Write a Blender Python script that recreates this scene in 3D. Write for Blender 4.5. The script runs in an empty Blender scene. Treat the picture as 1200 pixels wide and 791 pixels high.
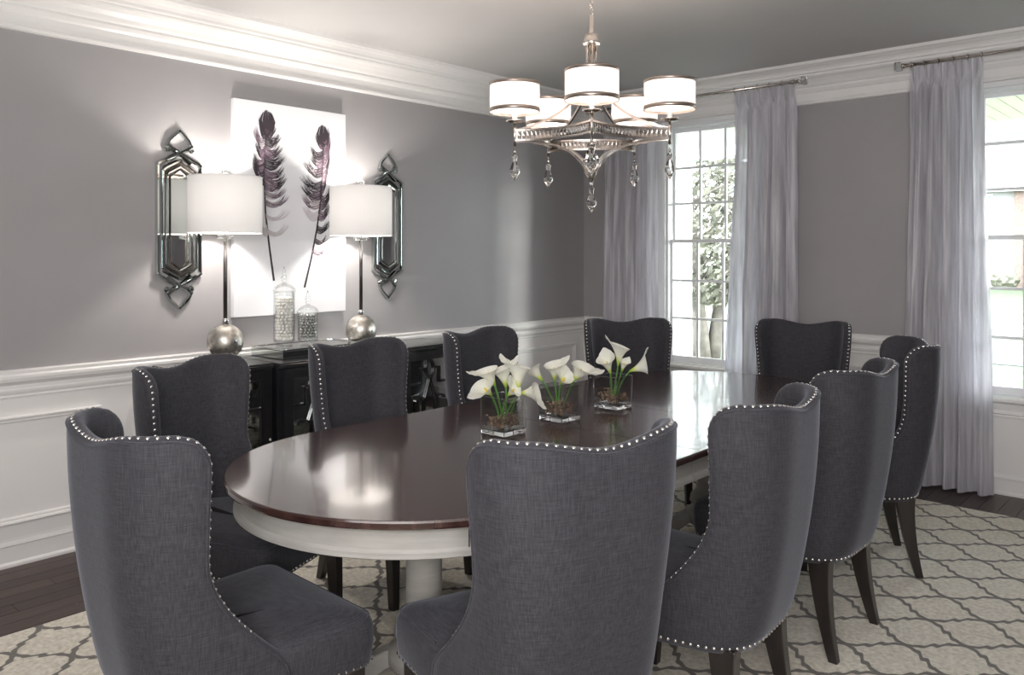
import bpy, bmesh, math, random
from mathutils import Vector, Matrix
random.seed(7)
PI = math.pi
scn = bpy.context.scene
COL = scn.collection

# ---------------------------------------------------------------- camera
cam_d = bpy.data.cameras.new('camera')
cam = bpy.data.objects.new('camera', cam_d); COL.objects.link(cam)
cam.location = (4.246, -5.600, 1.444)
cam.rotation_euler = (PI/2, 0, math.radians(42.2))
cam_d.sensor_width = 36.0
cam_d.sensor_fit = 'HORIZONTAL'
cam_d.lens = 36.0*955/1200
cam_d.shift_y = -98.5/1200
cam_d.clip_start = .05; cam_d.clip_end = 300
scn.camera = cam
scn.view_settings.view_transform = 'Standard'
scn.view_settings.look = 'None'
scn.view_settings.exposure = 0.0
scn.view_settings.gamma = 1.0
scn.view_settings.use_curve_mapping = False

# ---------------------------------------------------------------- sky, sun, area lights
world = bpy.data.worlds.new('world'); scn.world = world
world.use_nodes = True
bg = world.node_tree.nodes['Background']
bg.inputs[0].default_value = (.86, .93, 1.0, 1)
bg.inputs[1].default_value = 14.0

def light(kind, name, loc, energy, color=(1, 1, 1), parent=None, **kw):
    d = bpy.data.lights.new(name, kind); d.energy = energy; d.color = color
    for k, v in kw.items(): setattr(d, k, v)
    o = bpy.data.objects.new(name, d); COL.objects.link(o); o.location = loc
    if parent: o.parent = parent
    return o
def aim(o, target):
    o.rotation_euler = (Vector(target)-o.location).to_track_quat('-Z', 'Y').to_euler()

sun = light('SUN', 'sun', (8, 6, 3), 3.5, (1, .97, .93), angle=math.radians(9))
sun.rotation_euler = Vector((-1.1, -.8, -.14)).to_track_quat('-Z', 'Y').to_euler()
fill = light('AREA', 'added_fill', (3.6, -6.1, 2.55), 26, (1, .97, .95), shape='RECTANGLE', size=2.2, size_y=.9)  # added fill light out of view, not a lamp of the room
aim(fill, (2.0, -2.4, .6))
bounce = light('AREA', 'added_bounce_fill', (4.6, -6.2, 1.7), 112, (1, .97, .95), shape='RECTANGLE', size=1.2, size_y=1.2)  # added unseen uplight, bounces extra fill off the ceiling
aim(bounce, (3.2, -4.2, 2.745))

# ---------------------------------------------------------------- materials
def new_mat(name):
    m = bpy.data.materials.new(name); m.use_nodes = True
    nt = m.node_tree
    return m, nt, nt.nodes['Principled BSDF']
def setp(b, **kw):
    for k, v in kw.items():
        k = k.replace('_', ' ')
        if k in b.inputs: b.inputs[k].default_value = v
def pmat(name, col, rough=.5, metal=0, noise=0, nscale=8, bump=0, bscale=60, stretch=None, **kw):
    m, nt, b = new_mat(name)
    setp(b, Base_Color=(*col, 1), Roughness=rough, Metallic=metal, **kw)
    tc = nt.nodes.new('ShaderNodeTexCoord'); mp = nt.nodes.new('ShaderNodeMapping')
    nt.links.new(tc.outputs['Object'], mp.inputs[0])
    if stretch: mp.inputs['Scale'].default_value = stretch
    if noise:
        n = nt.nodes.new('ShaderNodeTexNoise'); n.inputs['Scale'].default_value = nscale; n.inputs['Detail'].default_value = 6
        r = nt.nodes.new('ShaderNodeValToRGB')
        r.color_ramp.elements[0].position = .3; r.color_ramp.elements[1].position = .7
        r.color_ramp.elements[0].color = (*[max(0, c*(1-noise)) for c in col], 1)
        r.color_ramp.elements[1].color = (*[min(1, c*(1+noise)) for c in col], 1)
        nt.links.new(mp.outputs[0], n.inputs['Vector']); nt.links.new(n.outputs[0], r.inputs[0])
        nt.links.new(r.outputs[0], b.inputs['Base Color'])
    if bump:
        n = nt.nodes.new('ShaderNodeTexNoise'); n.inputs['Scale'].default_value = bscale; n.inputs['Detail'].default_value = 4
        bp = nt.nodes.new('ShaderNodeBump'); bp.inputs['Strength'].default_value = bump; bp.inputs['Distance'].default_value = .004
        nt.links.new(mp.outputs[0], n.inputs['Vector']); nt.links.new(n.outputs[0], bp.inputs['Height'])
        nt.links.new(bp.outputs[0], b.inputs['Normal'])
    return m
M = {}
M['wall'] = pmat('grey_wall_paint', (.34, .33, .335), .42, noise=.03, nscale=3, bump=.05, bscale=250)
M['trim'] = pmat('white_trim_paint', (.80, .79, .78), .35, noise=.01, nscale=4)
M['ceiling'] = pmat('pale_grey_ceiling_paint', (.60, .59, .585), .8, noise=.02, nscale=2)
M['subfloor'] = pmat('dark_subfloor', (.02, .013, .011), .6)
M['lacquer'] = pmat('black_lacquer', (.012, .012, .014), .28, noise=.2, nscale=6, Coat_Weight=.4)
M['espresso'] = pmat('espresso_wood', (.016, .012, .011), .32, noise=.3, nscale=5, stretch=(8, 8, 1), Coat_Weight=.3)
M['mirror'] = pmat('mirror_glass', (.80, .83, .82), .02, 1)
M['mirror_dark'] = pmat('bevelled_mirror', (.62, .66, .65), .04, 1)
M['cream'] = pmat('cream_painted_wood', (.36, .35, .33), .45, noise=.08, nscale=10, stretch=(1, 1, 6))
M['nickel'] = pmat('brushed_nickel', (.62, .57, .53), .24, 1, noise=.08, nscale=30)
M['bronze'] = pmat('warm_brushed_nickel', (.46, .39, .35), .3, 1)
M['chrome'] = pmat('chrome', (.8, .8, .8), .08, 1)
M['nail'] = pmat('nickel_nailheads', (.75, .73, .71), .2, 1)
M['pearl'] = pmat('pearl_beads', (.85, .83, .80), .25, Coat_Weight=.5)
M['silverbead'] = pmat('silver_beads', (.62, .63, .62), .18, 1)
M['canvas'] = pmat('white_canvas', (.76, .77, .80), .7, noise=.01, bump=.1, bscale=500)
M['featherdark'] = pmat('dark_feather_ink', (.022, .015, .02), .7)
M['feathermid'] = pmat('plum_feather_ink', (.13, .085, .115), .7, noise=.4, nscale=40)
M['featherpale'] = pmat('faded_feather_ink', (.52, .49, .51), .7)
M['stone'] = pmat('brown_pebbles', (.20, .135, .095), .45, noise=.75, nscale=60)
M['stem'] = pmat('green_stem', (.07, .20, .03), .4, noise=.2, nscale=30)
M['spadix'] = pmat('yellow_spadix', (.75, .55, .06), .6)
M['plastic'] = pmat('white_vinyl', (.80, .81, .82), .35)
M['grass'] = pmat('lawn', (.050, .070, .030), .9, noise=.3, nscale=4, bump=.4, bscale=20)
M['asphalt'] = pmat('pale_asphalt', (.085, .085, .09), .9, noise=.1, nscale=3)
M['concrete'] = pmat('concrete_path', (.20, .20, .19), .85, noise=.06)
M['siding'] = pmat('pale_siding', (.42, .41, .40), .7, noise=.02)
M['brick'] = pmat('weathered_brick', (.20, .145, .12), .85, noise=.25, nscale=9)
M['roof'] = pmat('grey_shingles', (.20, .20, .21), .9, noise=.2, nscale=5)
M['farglass'] = pmat('far_window_glass', (.18, .22, .25), .1)
M['bark'] = pmat('pale_bark', (.16, .14, .12), .9, noise=.35, nscale=7, bump=.6, bscale=20)
M['leaf'] = pmat('sage_leaves', (.14, .135, .10), .7, noise=.4, nscale=3)
M['soffit'] = pmat('cream_beadboard', (.78, .78, .62), .6, noise=.02)
M['plaster'] = pmat('far_wall_paint', (.335, .325, .33), .6)

def glass_mat(name, tint=(1, 1, 1), gloss=.12, rough=.01):
    m = bpy.data.materials.new(name); m.use_nodes = True; nt = m.node_tree; nt.nodes.clear()
    out = nt.nodes.new('ShaderNodeOutputMaterial'); mix = nt.nodes.new('ShaderNodeMixShader')
    t = nt.nodes.new('ShaderNodeBsdfTransparent'); t.inputs[0].default_value = (*tint, 1)
    g = nt.nodes.new('ShaderNodeBsdfGlossy'); g.inputs['Roughness'].default_value = rough
    lw = nt.nodes.new('ShaderNodeLayerWeight'); lw.inputs[0].default_value = .25
    mm = nt.nodes.new('ShaderNodeMath'); mm.operation = 'MULTIPLY_ADD'
    nt.links.new(lw.outputs['Fresnel'], mm.inputs[0]); mm.inputs[1].default_value = gloss*4; mm.inputs[2].default_value = gloss*.3
    mm.use_clamp = True
    nt.links.new(mm.outputs[0], mix.inputs[0]); nt.links.new(t.outputs[0], mix.inputs[1]); nt.links.new(g.outputs[0], mix.inputs[2])
    nt.links.new(mix.outputs[0], out.inputs[0])
    return m
M['pane'] = glass_mat('window_glass', (.97, .985, .975), .05)
M['thinglass'] = glass_mat('clear_jar_glass', (.985, .99, .99), .10)
M['crystal'] = pmat('cut_crystal', (1, 1, 1), .0, Transmission_Weight=1.0, IOR=1.55)
M['chromeglass'] = glass_mat('polished_glass_edge', (.9, .95, .93), .55, .15)
M['vaseclear'] = glass_mat('clear_vase_glass', (.985, .99, .985), .10)
M['acrylic'] = pmat('clear_acrylic', (.98, 1, .99), .01, Transmission_Weight=1.0, IOR=1.45)

def cloth_mat(name, col, trans, transp=0.0, rough=.6, weave=True, sheen=0):
    m, nt, b = new_mat(name)
    setp(b, Base_Color=(*col, 1), Roughness=rough, Sheen_Weight=sheen)
    out = nt.nodes['Material Output']
    tr = nt.nodes.new('ShaderNodeBsdfTranslucent'); tr.inputs[0].default_value = (*col, 1)
    mix = nt.nodes.new('ShaderNodeMixShader'); mix.inputs[0].default_value = trans
    nt.links.new(b.outputs[0], mix.inputs[1]); nt.links.new(tr.outputs[0], mix.inputs[2])
    last = mix
    if transp:
        tp = nt.nodes.new('ShaderNodeBsdfTransparent'); m2 = nt.nodes.new('ShaderNodeMixShader'); m2.inputs[0].default_value = transp
        nt.links.new(mix.outputs[0], m2.inputs[1]); nt.links.new(tp.outputs[0], m2.inputs[2]); last = m2
    nt.links.new(last.outputs[0], out.inputs[0])
    if weave and trans < .5 and transp:
        tc2 = nt.nodes.new('ShaderNodeTexCoord'); mp2 = nt.nodes.new('ShaderNodeMapping'); mp2.inputs['Scale'].default_value = (1, 1, .06)
        n2 = nt.nodes.new('ShaderNodeTexNoise'); n2.inputs['Scale'].default_value = 38; n2.inputs['Detail'].default_value = 5
        rr = nt.nodes.new('ShaderNodeValToRGB'); rr.color_ramp.elements[0].position = .35; rr.color_ramp.elements[1].position = .65
        rr.color_ramp.elements[0].color = (*[c*.80 for c in col], 1); rr.color_ramp.elements[1].color = (*[min(1, c*1.12) for c in col], 1)
        nt.links.new(tc2.outputs['Object'], mp2.inputs[0]); nt.links.new(mp2.outputs[0], n2.inputs['Vector']); nt.links.new(n2.outputs[0], rr.inputs[0])
        nt.links.new(rr.outputs[0], b.inputs['Base Color']); nt.links.new(rr.outputs[0], tr.inputs[0])
    if weave:
        tc = nt.nodes.new('ShaderNodeTexCoord'); w = nt.nodes.new('ShaderNodeTexNoise'); w.inputs['Scale'].default_value = 40
        mp = nt.nodes.new('ShaderNodeMapping'); mp.inputs['Scale'].default_value = (1, 1, .05) if weave != 'h' else (.2, .2, 3)
        nt.links.new(tc.outputs['Object'], mp.inputs[0]); nt.links.new(mp.outputs[0], w.inputs['Vector'])
        bp = nt.nodes.new('ShaderNodeBump'); bp.inputs['Strength'].default_value = .25; bp.inputs['Distance'].default_value = .003
        nt.links.new(w.outputs[0], bp.inputs['Height']); nt.links.new(bp.outputs[0], b.inputs['Normal'])
    return m
M['curtain'] = cloth_mat('silvery_sheer_satin', (.70, .69, .74), .36, .05, .34)
M['lampshade'] = cloth_mat('white_drum_fabric', (.86, .85, .84), .022, 0, .8, False)
M['glowshade'] = cloth_mat('white_linen_shade', (.92, .87, .84), .12, 0, .8, False)
M['diffuser'] = cloth_mat('frosted_diffuser', (.95, .92, .90), .35, 0, .5, False)

def petal_mat():
    m, nt, b = new_mat('calla_petal')
    out = nt.nodes['Material Output']
    at = nt.nodes.new('ShaderNodeAttribute'); at.attribute_name = 'throat'
    r = nt.nodes.new('ShaderNodeValToRGB')
    e = r.color_ramp.elements
    e[0].position = 0; e[0].color = (.22, .42, .03, 1)
    e[1].position = 1; e[1].color = (.86, .86, .80, 1)
    k = r.color_ramp.elements.new(.22); k.color = (.62, .72, .16, 1)
    k = r.color_ramp.elements.new(.42); k.color = (.86, .86, .74, 1)
    nt.links.new(at.outputs['Fac'], r.inputs[0]); nt.links.new(r.outputs[0], b.inputs['Base Color'])
    b.inputs['Roughness'].default_value = .45
    tr = nt.nodes.new('ShaderNodeBsdfTranslucent'); nt.links.new(r.outputs[0], tr.inputs[0])
    mix = nt.nodes.new('ShaderNodeMixShader'); mix.inputs[0].default_value = .3
    nt.links.new(b.outputs[0], mix.inputs[1]); nt.links.new(tr.outputs[0], mix.inputs[2]); nt.links.new(mix.outputs[0], out.inputs[0])
    return m
M['petal'] = petal_mat()

def fabric_mat():
    m, nt, b = new_mat('charcoal_linen')
    tc = nt.nodes.new('ShaderNodeTexCoord')
    def streak(sc, nsc):
        mp = nt.nodes.new('ShaderNodeMapping'); mp.inputs['Scale'].default_value = sc
        n = nt.nodes.new('ShaderNodeTexNoise'); n.inputs['Scale'].default_value = nsc; n.inputs['Detail'].default_value = 3
        nt.links.new(tc.outputs['Object'], mp.inputs[0]); nt.links.new(mp.outputs[0], n.inputs['Vector'])
        return n
    a = streak((1, 1, 30), 26); c = streak((14, 14, 1), 26)
    mx = nt.nodes.new('ShaderNodeMath'); mx.operation = 'ADD'
    nt.links.new(a.outputs[0], mx.inputs[0]); nt.links.new(c.outputs[0], mx.inputs[1])
    r = nt.nodes.new('ShaderNodeValToRGB')
    r.color_ramp.elements[0].position = .35; r.color_ramp.elements[0].color = (.021, .0205, .025, 1)
    r.color_ramp.elements[1].position = .65; r.color_ramp.elements[1].color = (.056, .055, .064, 1)
    h = nt.nodes.new('ShaderNodeMath'); h.operation = 'MULTIPLY'; h.inputs[1].default_value = .5
    nt.links.new(mx.outputs[0], h.inputs[0]); nt.links.new(h.outputs[0], r.inputs[0]); nt.links.new(r.outputs[0], b.inputs['Base Color'])
    bp = nt.nodes.new('ShaderNodeBump'); bp.inputs['Strength'].default_value = .35; bp.inputs['Distance'].default_value = .002
    nt.links.new(h.outputs[0], bp.inputs['Height']); nt.links.new(bp.outputs[0], b.inputs['Normal'])
    setp(b, Roughness=.75, Sheen_Weight=.22, Sheen_Roughness=.4, Specular_IOR_Level=.3)
    b.inputs['Sheen Tint'].default_value = (.75, .78, .9, 1)
    return m
M['fabric'] = fabric_mat()

def tabletop_mat():
    m, nt, b = new_mat('dark_walnut_gloss')
    tc = nt.nodes.new('ShaderNodeTexCoord'); mp = nt.nodes.new('ShaderNodeMapping'); mp.inputs['Scale'].default_value = (1.2, 22, 1)
    n = nt.nodes.new('ShaderNodeTexNoise'); n.inputs['Scale'].default_value = 3; n.inputs['Detail'].default_value = 8
    nt.links.new(tc.outputs['Object'], mp.inputs[0]); nt.links.new(mp.outputs[0], n.inputs['Vector'])
    r = nt.nodes.new('ShaderNodeValToRGB')
    r.color_ramp.elements[0].position = .3; r.color_ramp.elements[0].color = (.024, .011, .010, 1)
    r.color_ramp.elements[1].position = .7; r.color_ramp.elements[1].color = (.062, .030, .026, 1)
    nt.links.new(n.outputs[0], r.inputs[0]); nt.links.new(r.outputs[0], b.inputs['Base Color'])
    bp = nt.nodes.new('ShaderNodeBump'); bp.inputs['Strength'].default_value = .06; bp.inputs['Distance'].default_value = .001
    nt.links.new(n.outputs[0], bp.inputs['Height']); nt.links.new(bp.outputs[0], b.inputs['Normal'])
    setp(b, Roughness=.17, Specular_IOR_Level=.75, Coat_Weight=.55, Coat_Roughness=.07)
    return m
M['tabletop'] = tabletop_mat()

def plank_mat():
    m, nt, b = new_mat('dark_hardwood')
    tc = nt.nodes.new('ShaderNodeTexCoord'); mp = nt.nodes.new('ShaderNodeMapping'); mp.inputs['Scale'].default_value = (20, 1.5, 1)
    oi = nt.nodes.new('ShaderNodeObjectInfo')
    n = nt.nodes.new('ShaderNodeTexNoise'); n.inputs['Scale'].default_value = 2.5; n.inputs['Detail'].default_value = 8
    nt.links.new(tc.outputs['Object'], mp.inputs[0]); nt.links.new(mp.outputs[0], n.inputs['Vector'])
    r = nt.nodes.new('ShaderNodeValToRGB')
    r.color_ramp.elements[0].position = .25; r.color_ramp.elements[0].color = (.030, .018, .015, 1)
    r.color_ramp.elements[1].position = .75; r.color_ramp.elements[1].color = (.075, .046, .038, 1)
    ad = nt.nodes.new('ShaderNodeMath'); ad.operation = 'MULTIPLY_ADD'; ad.inputs[1].default_value = .35
    nt.links.new(oi.outputs['Random'], ad.inputs[0]); nt.links.new(n.outputs[0], ad.inputs[2])
    sb = nt.nodes.new('ShaderNodeMath'); sb.operation = 'SUBTRACT'; sb.inputs[1].default_value = .17
    nt.links.new(ad.outputs[0], sb.inputs[0]); nt.links.new(sb.outputs[0], r.inputs[0]); nt.links.new(r.outputs[0], b.inputs['Base Color'])
    setp(b, Roughness=.34, Specular_IOR_Level=.35)
    return m
M['plank'] = plank_mat()

def rug_mat():
    m, nt, b = new_mat('trellis_rug_wool')
    L = nt.links
    def node(op, a, b_=None, c=None, clamp=False):
        n = nt.nodes.new('ShaderNodeMath'); n.operation = op; n.use_clamp = clamp
        for i, v in enumerate((a, b_, c)):
            if v is None: continue
            if isinstance(v, (int, float)): n.inputs[i].default_value = v
            else: L.new(v, n.inputs[i])
        return n.outputs[0]
    tc = nt.nodes.new('ShaderNodeTexCoord'); sp = nt.nodes.new('ShaderNodeSeparateXYZ'); L.new(tc.outputs['Object'], sp.inputs[0])
    P, H = .334, .277
    ph = node('MULTIPLY', node('SUBTRACT', sp.outputs[0], .972), 2*PI/P)
    Y = node('ADD', node('MULTIPLY', node('SUBTRACT', sp.outputs[1], -4.364), 2/H), 21)
    cs = node('COSINE', ph); sn = node('ABSOLUTE', node('SINE', ph))
    wig = node('MULTIPLY', node('SINE', node('MULTIPLY', ph, 8)), node('POWER', sn, 3))
    c = node('ADD', node('MULTIPLY', cs, .93), node('MULTIPLY', wig, .16))
    line = node('MULTIPLY_ADD', c, .5, .5)
    d = node('ABSOLUTE', node('SUBTRACT', node('PINGPONG', Y, 1), line))
    w = node('MULTIPLY_ADD', sn, .055, .06)
    nz = nt.nodes.new('ShaderNodeTexNoise'); nz.inputs['Scale'].default_value = 140; L.new(tc.outputs['Object'], nz.inputs['Vector'])
    e = node('SUBTRACT', node('DIVIDE', d, w), node('MULTIPLY', nz.outputs[0], .4))
    f = node('MULTIPLY', node('SUBTRACT', e, .55), 2.5, clamp=True)
    n2 = nt.nodes.new('ShaderNodeTexNoise'); n2.inputs['Scale'].default_value = 60; n2.inputs['Detail'].default_value = 5; L.new(tc.outputs['Object'], n2.inputs['Vector'])
    r1 = nt.nodes.new('ShaderNodeValToRGB'); r1.color_ramp.elements[0].color = (.52, .48, .40, 1); r1.color_ramp.elements[1].color = (.78, .73, .63, 1)
    r1.color_ramp.elements[0].position = .3; r1.color_ramp.elements[1].position = .7
    L.new(n2.outputs[0], r1.inputs[0])
    mx = nt.nodes.new('ShaderNodeMix'); mx.data_type = 'RGBA'
    L.new(f, mx.inputs[0]); mx.inputs[6].default_value = (.13, .115, .10, 1); L.new(r1.outputs[0], mx.inputs[7])
    L.new(mx.outputs[2], b.inputs['Base Color'])
    bp = nt.nodes.new('ShaderNodeBump'); bp.inputs['Strength'].default_value = .6; bp.inputs['Distance'].default_value = .006
    L.new(nz.outputs[0], bp.inputs['Height']); L.new(bp.outputs[0], b.inputs['Normal'])
    setp(b, Roughness=.95, Sheen_Weight=.2)
    return m
M['rug'] = rug_mat()

def mercury_mat():
    m, nt, b = new_mat('mercury_glass')
    tc = nt.nodes.new('ShaderNodeTexCoord'); n = nt.nodes.new('ShaderNodeTexNoise'); n.inputs['Scale'].default_value = 22; n.inputs['Detail'].default_value = 8
    L = nt.links; L.new(tc.outputs['Object'], n.inputs['Vector'])
    r = nt.nodes.new('ShaderNodeValToRGB'); r.color_ramp.elements[0].position = .38; r.color_ramp.elements[0].color = (.50, .46, .41, 1)
    r.color_ramp.elements[1].position = .55; r.color_ramp.elements[1].color = (.80, .77, .72, 1)
    L.new(n.outputs[0], r.inputs[0]); L.new(r.outputs[0], b.inputs['Base Color'])
    r2 = nt.nodes.new('ShaderNodeMapRange'); r2.inputs[1].default_value = .3; r2.inputs[2].default_value = .7; r2.inputs[3].default_value = .55; r2.inputs[4].default_value = .22
    L.new(n.outputs[0], r2.inputs[0]); L.new(r2.outputs[0], b.inputs['Roughness'])
    b.inputs['Metallic'].default_value = 1
    return m
M['mercury'] = mercury_mat()

# ---------------------------------------------------------------- mesh helpers
class MB:
    def __init__(s): s.v = []; s.f = []; s.sm = []
    def add(s, vs, fs, smooth=False, mat=None):
        o = len(s.v)
        s.v += [tuple(mat @ Vector(p)) for p in vs] if mat else [tuple(p) for p in vs]
        for f in fs: s.f.append([i+o for i in f]); s.sm.append(smooth)
    def box(s, x0, x1, y0, y1, z0, z1, mat=None):
        s.add([(x0,y0,z0),(x1,y0,z0),(x1,y1,z0),(x0,y1,z0),(x0,y0,z1),(x1,y0,z1),(x1,y1,z1),(x0,y1,z1)],
              [(0,3,2,1),(4,5,6,7),(0,1,5,4),(1,2,6,5),(2,3,7,6),(3,0,4,7)], mat=mat)
    def lathe(s, prof, n=24, c=(0, 0, 0), smooth=True, cap=True):
        vs = []; fs = []; m = len(prof)
        for i in range(n):
            a = 2*PI*i/n
            for r, z in prof: vs.append((c[0]+r*math.cos(a), c[1]+r*math.sin(a), c[2]+z))
        for i in range(n):
            j = (i+1) % n
            for k in range(m-1): fs.append((i*m+k, j*m+k, j*m+k+1, i*m+k+1))
        if cap:
            if prof[0][0] > 1e-5: fs.append([i*m for i in range(n)][::-1])
            if prof[-1][0] > 1e-5: fs.append([i*m+m-1 for i in range(n)])
        s.add(vs, fs, smooth)
    def tube(s, path, rad, n=8, smooth=True, flat=None):
        path = [Vector(p) for p in path]; m = len(path); vs = []; fs = []
        if not isinstance(rad, (list, tuple)): rad = [rad]*m
        up = Vector((0, 0, 1)); prev = None
        for i, p in enumerate(path):
            t = (path[min(i+1, m-1)]-path[max(i-1, 0)]).normalized()
            if prev is None:
                a = up if abs(t.z) < .9 else Vector((1, 0, 0))
                nx = t.cross(a).normalized()
            else:
                nx = (prev-t*prev.dot(t)).normalized()
            prev = nx; ny = t.cross(nx)
            for k in range(n):
                an = 2*PI*k/n
                vs.append(p+nx*math.cos(an)*rad[i]+ny*math.sin(an)*rad[i]*(flat or 1))
        for i in range(m-1):
            for k in range(n):
                l = (k+1) % n
                fs.append((i*n+k, i*n+l, (i+1)*n+l, (i+1)*n+k))
        fs.append(list(range(n))[::-1]); fs.append([(m-1)*n+k for k in range(n)])
        s.add(vs, fs, smooth)
    def bar(s, path, w, h, up=(0, 0, 1)):
        """rectangular section sweep; w across, h along up"""
        path = [Vector(p) for p in path]; m = len(path); up = Vector(up); vs = []; fs = []
        for i, p in enumerate(path):
            t = (path[min(i+1, m-1)]-path[max(i-1, 0)]).normalized()
            sd = t.cross(up).normalized(); u = sd.cross(t).normalized()
            for a, b in ((-1, -1), (1, -1), (1, 1), (-1, 1)): vs.append(p+sd*a*w/2+u*b*h/2)
        for i in range(m-1):
            for k in range(4):
                l = (k+1) % 4
                fs.append((i*4+k, i*4+l, (i+1)*4+l, (i+1)*4+k))
        fs.append((3, 2, 1, 0)); fs.append([(m-1)*4+k for k in range(4)])
        s.add(vs, fs)
    def loft(s, rings, smooth=True, cap=True):
        n = len(rings[0]); vs = [p for r in rings for p in r]; fs = []
        for i in range(len(rings)-1):
            for k in range(n):
                l = (k+1) % n
                fs.append((i*n+k, i*n+l, (i+1)*n+l, (i+1)*n+k))
        if cap: fs.append(list(range(n))[::-1]); fs.append([(len(rings)-1)*n+k for k in range(n)])
        s.add(vs, fs, smooth)
    def grid(s, fn, nu, nv, smooth=True, closeu=False):
        vs = [fn(i/nu, j/nv) for i in range(nu+1) for j in range(nv+1)]; w = nv+1
        s.add(vs, [(i*w+j, (i+1)*w+j, (i+1)*w+j+1, i*w+j+1) for i in range(nu) for j in range(nv)], smooth)
    def prism(s, poly, axis, a, b, smooth=False):
        """poly 2d extruded along axis ('x','y','z') from a to b"""
        n = len(poly)
        def P(p, t):
            return {'x': (t, p[0], p[1]), 'y': (p[0], t, p[1]), 'z': (p[0], p[1], t)}[axis]
        vs = [P(p, a) for p in poly]+[P(p, b) for p in poly]
        fs = [(k, (k+1) % n, (k+1) % n+n, k+n) for k in range(n)]
        fs += [list(range(n))[::-1], list(range(n, 2*n))]
        s.add(vs, fs, smooth)
    def ball(s, c, r, n=12, sz=1.0):
        s.lathe([(max(1e-6, r*math.sin(PI*k/n)), -r*sz*math.cos(PI*k/n)) for k in range(n+1)], n*2, c, cap=False)
    def mesh(s, name, m):
        me = bpy.data.meshes.new(name); me.from_pydata([tuple(v) for v in s.v], [], s.f)
        me.polygons.foreach_set('use_smooth', s.sm)
        if m: me.materials.append(m)
        bm = bmesh.new(); bm.from_mesh(me); bmesh.ops.recalc_face_normals(bm, faces=bm.faces); bm.to_mesh(me); bm.free()
        return me
    def build(s, name, m, parent=None, bevel=0, kind=None, label=None, seg=2):
        o = bpy.data.objects.new(name, s.mesh(name, m)); COL.objects.link(o)
        if parent: o.parent = parent
        if kind: o['kind'] = kind
        if label: o['label'] = label
        if bevel:
            b = o.modifiers.new('bevel', 'BEVEL'); b.width = bevel; b.segments = seg; b.limit_method = 'ANGLE'; b.angle_limit = .6
        return o
def tag(o, label, cat, group=None, kind=None):
    o['label'] = label; o['category'] = cat
    if group: o['group'] = group
    if kind: o['kind'] = kind
    return o
def thing(name, loc, label, cat, rz=0, group=None):
    o = bpy.data.objects.new(name, None); COL.objects.link(o); o.location = loc; o.rotation_euler = (0, 0, rz)
    o.empty_display_size = .1
    return tag(o, label, cat, group)
def copy_tree(o, parent=None):
    c = o.copy(); COL.objects.link(c)
    if parent: c.parent = parent
    for ch in list(o.children): copy_tree(ch, c)
    return c
def bez(p0, p1, p2, n=12):
    p0, p1, p2 = map(Vector, (p0, p1, p2))
    return [(1-t)**2*p0+2*t*(1-t)*p1+t*t*p2 for t in [i/n for i in range(n+1)]]
def sstep(t): t = max(0, min(1, t)); return t*t*(3-2*t)

# ---------------------------------------------------------------- room shell
X1, Y1, HC = 5.6, -7.0, 2.745
mb = MB(); mb.box(-.12, X1+.12, Y1-.12, .16, -.10, -.014)
floor = mb.build('floor', M['subfloor'], kind='structure')
# hardwood planks running along the left wall
pw = .094; nrow = int((X1)/pw)+1; rnd = random.Random(3)
plank_meshes = {}
cnt = 0
for r in range(nrow):
    x = r*pw
    near = x < 1.0
    y = 0 - (0 if near else 0)
    yend = Y1 if near else -.75
    y -= 0
    first = rnd.uniform(.35, 1.5)
    while y > yend and cnt < 299:
        Lp = first if first else rnd.choice([1.1, 1.5, 1.9]); first = None
        Lp = round(Lp, 1)
        if not near: Lp = min(Lp, .8)
        Lp = min(Lp, y-Y1)
        if Lp < .05: break
        key = Lp
        if key not in plank_meshes:
            b = MB(); e = .0006
            w = pw-.0004
            b.add([(e, 0+e, -.014), (w-e, e, -.014), (w-e, Lp-e, -.014), (e, Lp-e, -.014),
                   (e, e, -.0015), (w-e, e, -.0015), (w-e, Lp-e, -.0015), (e, Lp-e, -.0015),
                   (2*e, 2*e, 0), (w-2*e, 2*e, 0), (w-2*e, Lp-2*e, 0), (2*e, Lp-2*e, 0)],
                  [(0, 3, 2, 1), (0, 1, 5, 4), (1, 2, 6, 5), (2, 3, 7, 6), (3, 0, 4, 7), (4, 5, 9, 8), (5, 6, 10, 9), (6, 7, 11, 10), (7, 4, 8, 11), (8, 9, 10, 11)])
            plank_meshes[key] = b.mesh('plank', M['plank'])
        o = bpy.data.objects.new('plank', plank_meshes[key]); COL.objects.link(o); o.parent = floor
        o.location = (x, y-Lp, 0); cnt += 1
        y -= Lp
mb = MB(); mb.box(1.0-.06+.0, X1, Y1, -.8, -.013, -.002)
mb.build('covered_planks', M['plank'], floor, kind='stuff')

mb = MB(); mb.box(-.12, X1+.12, Y1-.12, .16, HC, HC+.1); mb.build('ceiling', M['ceiling'], kind='structure')
mb = MB(); mb.box(-.12, 0, Y1, 0, -.014, HC); wall_left = mb.build('wall_left', M['wall'], kind='structure')
mb = MB(); mb.box(X1, X1+.12, Y1, 0, -.014, HC); mb.build('wall_right', M['plaster'], kind='structure')
mb = MB(); mb.box(-.12, X1+.12, Y1-.12, Y1, -.014, HC); mb.build('wall_back', M['plaster'], kind='structure')

WIN = [(.815, 1.535), (2.995, 3.715)]          # rough openings
WZ0, WZ1 = .575, 2.445
mb = MB()
xs = [-.12, WIN[0][0], WIN[0][1], WIN[1][0], WIN[1][1], X1+.12]
for i in range(0, 6, 2): mb.box(xs[i], xs[i+1], 0, .16, -.014, HC)
for a, b in WIN: mb.box(a, b, 0, .16, -.014, WZ0); mb.box(a, b, 0, .16, WZ1, HC)
wall_win = mb.build('wall_front', M['wall'], kind='structure')

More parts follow.
